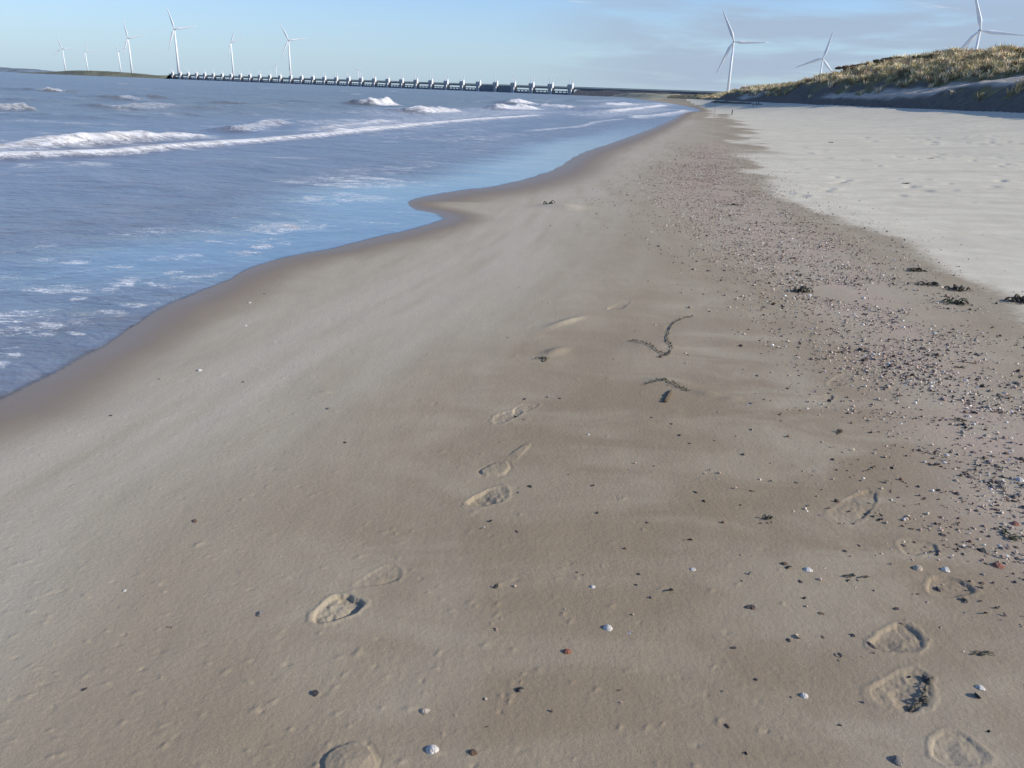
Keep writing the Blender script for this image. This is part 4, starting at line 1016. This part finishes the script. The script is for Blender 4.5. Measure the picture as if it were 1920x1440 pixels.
# long thin weed trail with a hooked stem
def strand(pts_px, r, label, name, cat, mat, wig=.01, seg=7, bits=0, lift=.006, group=None):
    P = catmull([gat(*p) for p in pts_px], 5); c = P[0]; x, y = float(c[0]), float(c[1]); z = sz(x, y)
    t = empty(name, (x, y, z), 0, label, cat, group); mb = MB(); rg = random.Random(len(pts_px) * 7)
    pts = []; rad = []
    for i, p in enumerate(P):
        q = (float(p[0]) + rg.uniform(-wig, wig), float(p[1]) + rg.uniform(-wig, wig)); pts.append((q[0] - x, q[1] - y, sz(*q) - z + lift)); rad.append(r * rg.choice((.35, .7, 1.0, 1.5)) * (1 if 0 < i < len(P) - 1 else .3))
    mb.tube(pts, rad, seg, .8); mb.build('stem', M[mat], t, True)
    if bits:
        b = MB()
        for k in range(bits):
            q = Vector(rg.choice(pts)); a = rg.uniform(0, 6.28); l = rg.uniform(.008, .026)
            b.tube([q, q + Vector((math.cos(a) * l * .6, math.sin(a) * l * .6, rg.uniform(.004, .014))), q + Vector((math.cos(a + .5) * l, math.sin(a + .5) * l, .002))], [max(r, .003) * .7, max(r, .003) * 1.1, r * .15], 5, .5)
        b.build('frond', M[mat], t, True)
    return t
strand([(1298, 594), (1280, 598), (1262, 608), (1254, 622), (1250, 640), (1258, 652), (1255, 664)], .0027, 'hooked dark weed stem curving down the sand', 'seaweed_strand', 'seaweed', 'weed', .004, bits=34)
strand([(1178, 640), (1200, 645), (1220, 652), (1240, 664), (1252, 668)], .0025, 'dark weed trail running left from the hooked stem', 'seaweed_strand', 'seaweed', 'weed', .006, bits=30)
strand([(1212, 722), (1235, 717), (1262, 722), (1290, 735)], .002, 'thin pale-rimmed weed strand above the lying stick', 'seaweed_strand', 'seaweed', 'weedg', .006, bits=24)
strand([(1246, 756), (1253, 744), (1259, 733)], .0085, 'short dark stick lying slantwise below the weed strand', 'stick', 'stick', 'wood', .001, bits=0, lift=.008)
strand([(1748, 1272), (1737, 1285), (1733, 1300), (1722, 1318), (1700, 1336)], .0035, 'black weed scar along the right rim of the large print', 'seaweed_strand', 'seaweed', 'weed', .003, bits=9)

# ------------------------------------------------------------------ light, sky
SUN_AZ, SUN_EL = R(103), R(27)
sd_ = bpy.data.lights.new('sun', 'SUN'); sd_.energy = 5.0; sd_.angle = R(.53); sd_.color = (1.0, .92, .79)
so = bpy.data.objects.new('sun', sd_); COL.objects.link(so)
sv_ = Vector((math.sin(SUN_AZ) * math.cos(SUN_EL), math.cos(SUN_AZ) * math.cos(SUN_EL), math.sin(SUN_EL)))
so.rotation_euler = sv_.to_track_quat('Z', 'Y').to_euler(); so.location = (20, -20, 40)
w = bpy.data.worlds.new('World'); sc.world = w; w.use_nodes = True; nt = w.node_tree; nt.nodes.clear(); g = N(nt)
out = g.n('ShaderNodeOutputWorld'); bg = g.n('ShaderNodeBackground'); bg.inputs[1].default_value = .10
sky = g.n('ShaderNodeTexSky'); sky.sky_type = 'NISHITA'; sky.sun_disc = False; sky.sun_elevation = SUN_EL; sky.sun_rotation = SUN_AZ
sky.air_density = 1.0; sky.dust_density = .6; sky.ozone_density = 1.6
dirv = g.n('ShaderNodeTexCoord').outputs['Generated']
sep = g.n('ShaderNodeSeparateXYZ'); g.link(dirv, sep.inputs[0])
hz = g.ramp(sep.outputs[2], -.02, .16, 1, 0)
base = g.mix(1.0, sky.outputs[0], (1.08, 1.32, 1.80), 'MULTIPLY')
base = g.mix(g.math('MULTIPLY', hz, .70), base, (4.75, 6.5, 8.15))
# cloud sheet: planar projection
den = g.math('ADD', sep.outputs[2], .10); cx = g.math('DIVIDE', sep.outputs[0], den); cy = g.math('DIVIDE', sep.outputs[1], den)
cv = g.n('ShaderNodeCombineXYZ'); g.link(cx, cv.inputs[0]); g.link(cy, cv.inputs[1])
cn = g.noise(g.mapping(cv.outputs[0], (.55, .8, 1)), 1.0, 7, .58, .3)
side = g.ramp(g.math('DIVIDE', sep.outputs[0], g.math('ADD', g.math('ABSOLUTE', sep.outputs[1]), .2)), -.04, .16)
band_ = g.math('MULTIPLY', g.ramp(sep.outputs[2], .0, .02), g.ramp(sep.outputs[2], .085, .14, 1, .25))
cm = g.math('MULTIPLY', g.math('MULTIPLY', g.ramp(cn, .36, .54), side), band_)
base = g.mix(g.math('MULTIPLY', cm, .82), base, (3.9, 4.8, 6.2))
cn2 = g.noise(g.mapping(cv.outputs[0], (.9, 2.4, 1)), 1.3, 6, .6, .4)
wisps = g.math('MULTIPLY', g.ramp(cn2, .62, .78), g.ramp(sep.outputs[2], .01, .05))
base = g.mix(g.math('MULTIPLY', wisps, .45), base, (7.6, 8.0, 8.6))
g.link(base, bg.inputs[0]); g.link(bg.outputs[0], out.inputs[0])

sc.view_settings.view_transform = 'Standard'; sc.view_settings.look = 'None'; sc.view_settings.exposure = 0; sc.view_settings.gamma = 1
sc.render.engine = 'CYCLES'
sc.cycles.max_bounces = 6; sc.cycles.transparent_max_bounces = 8
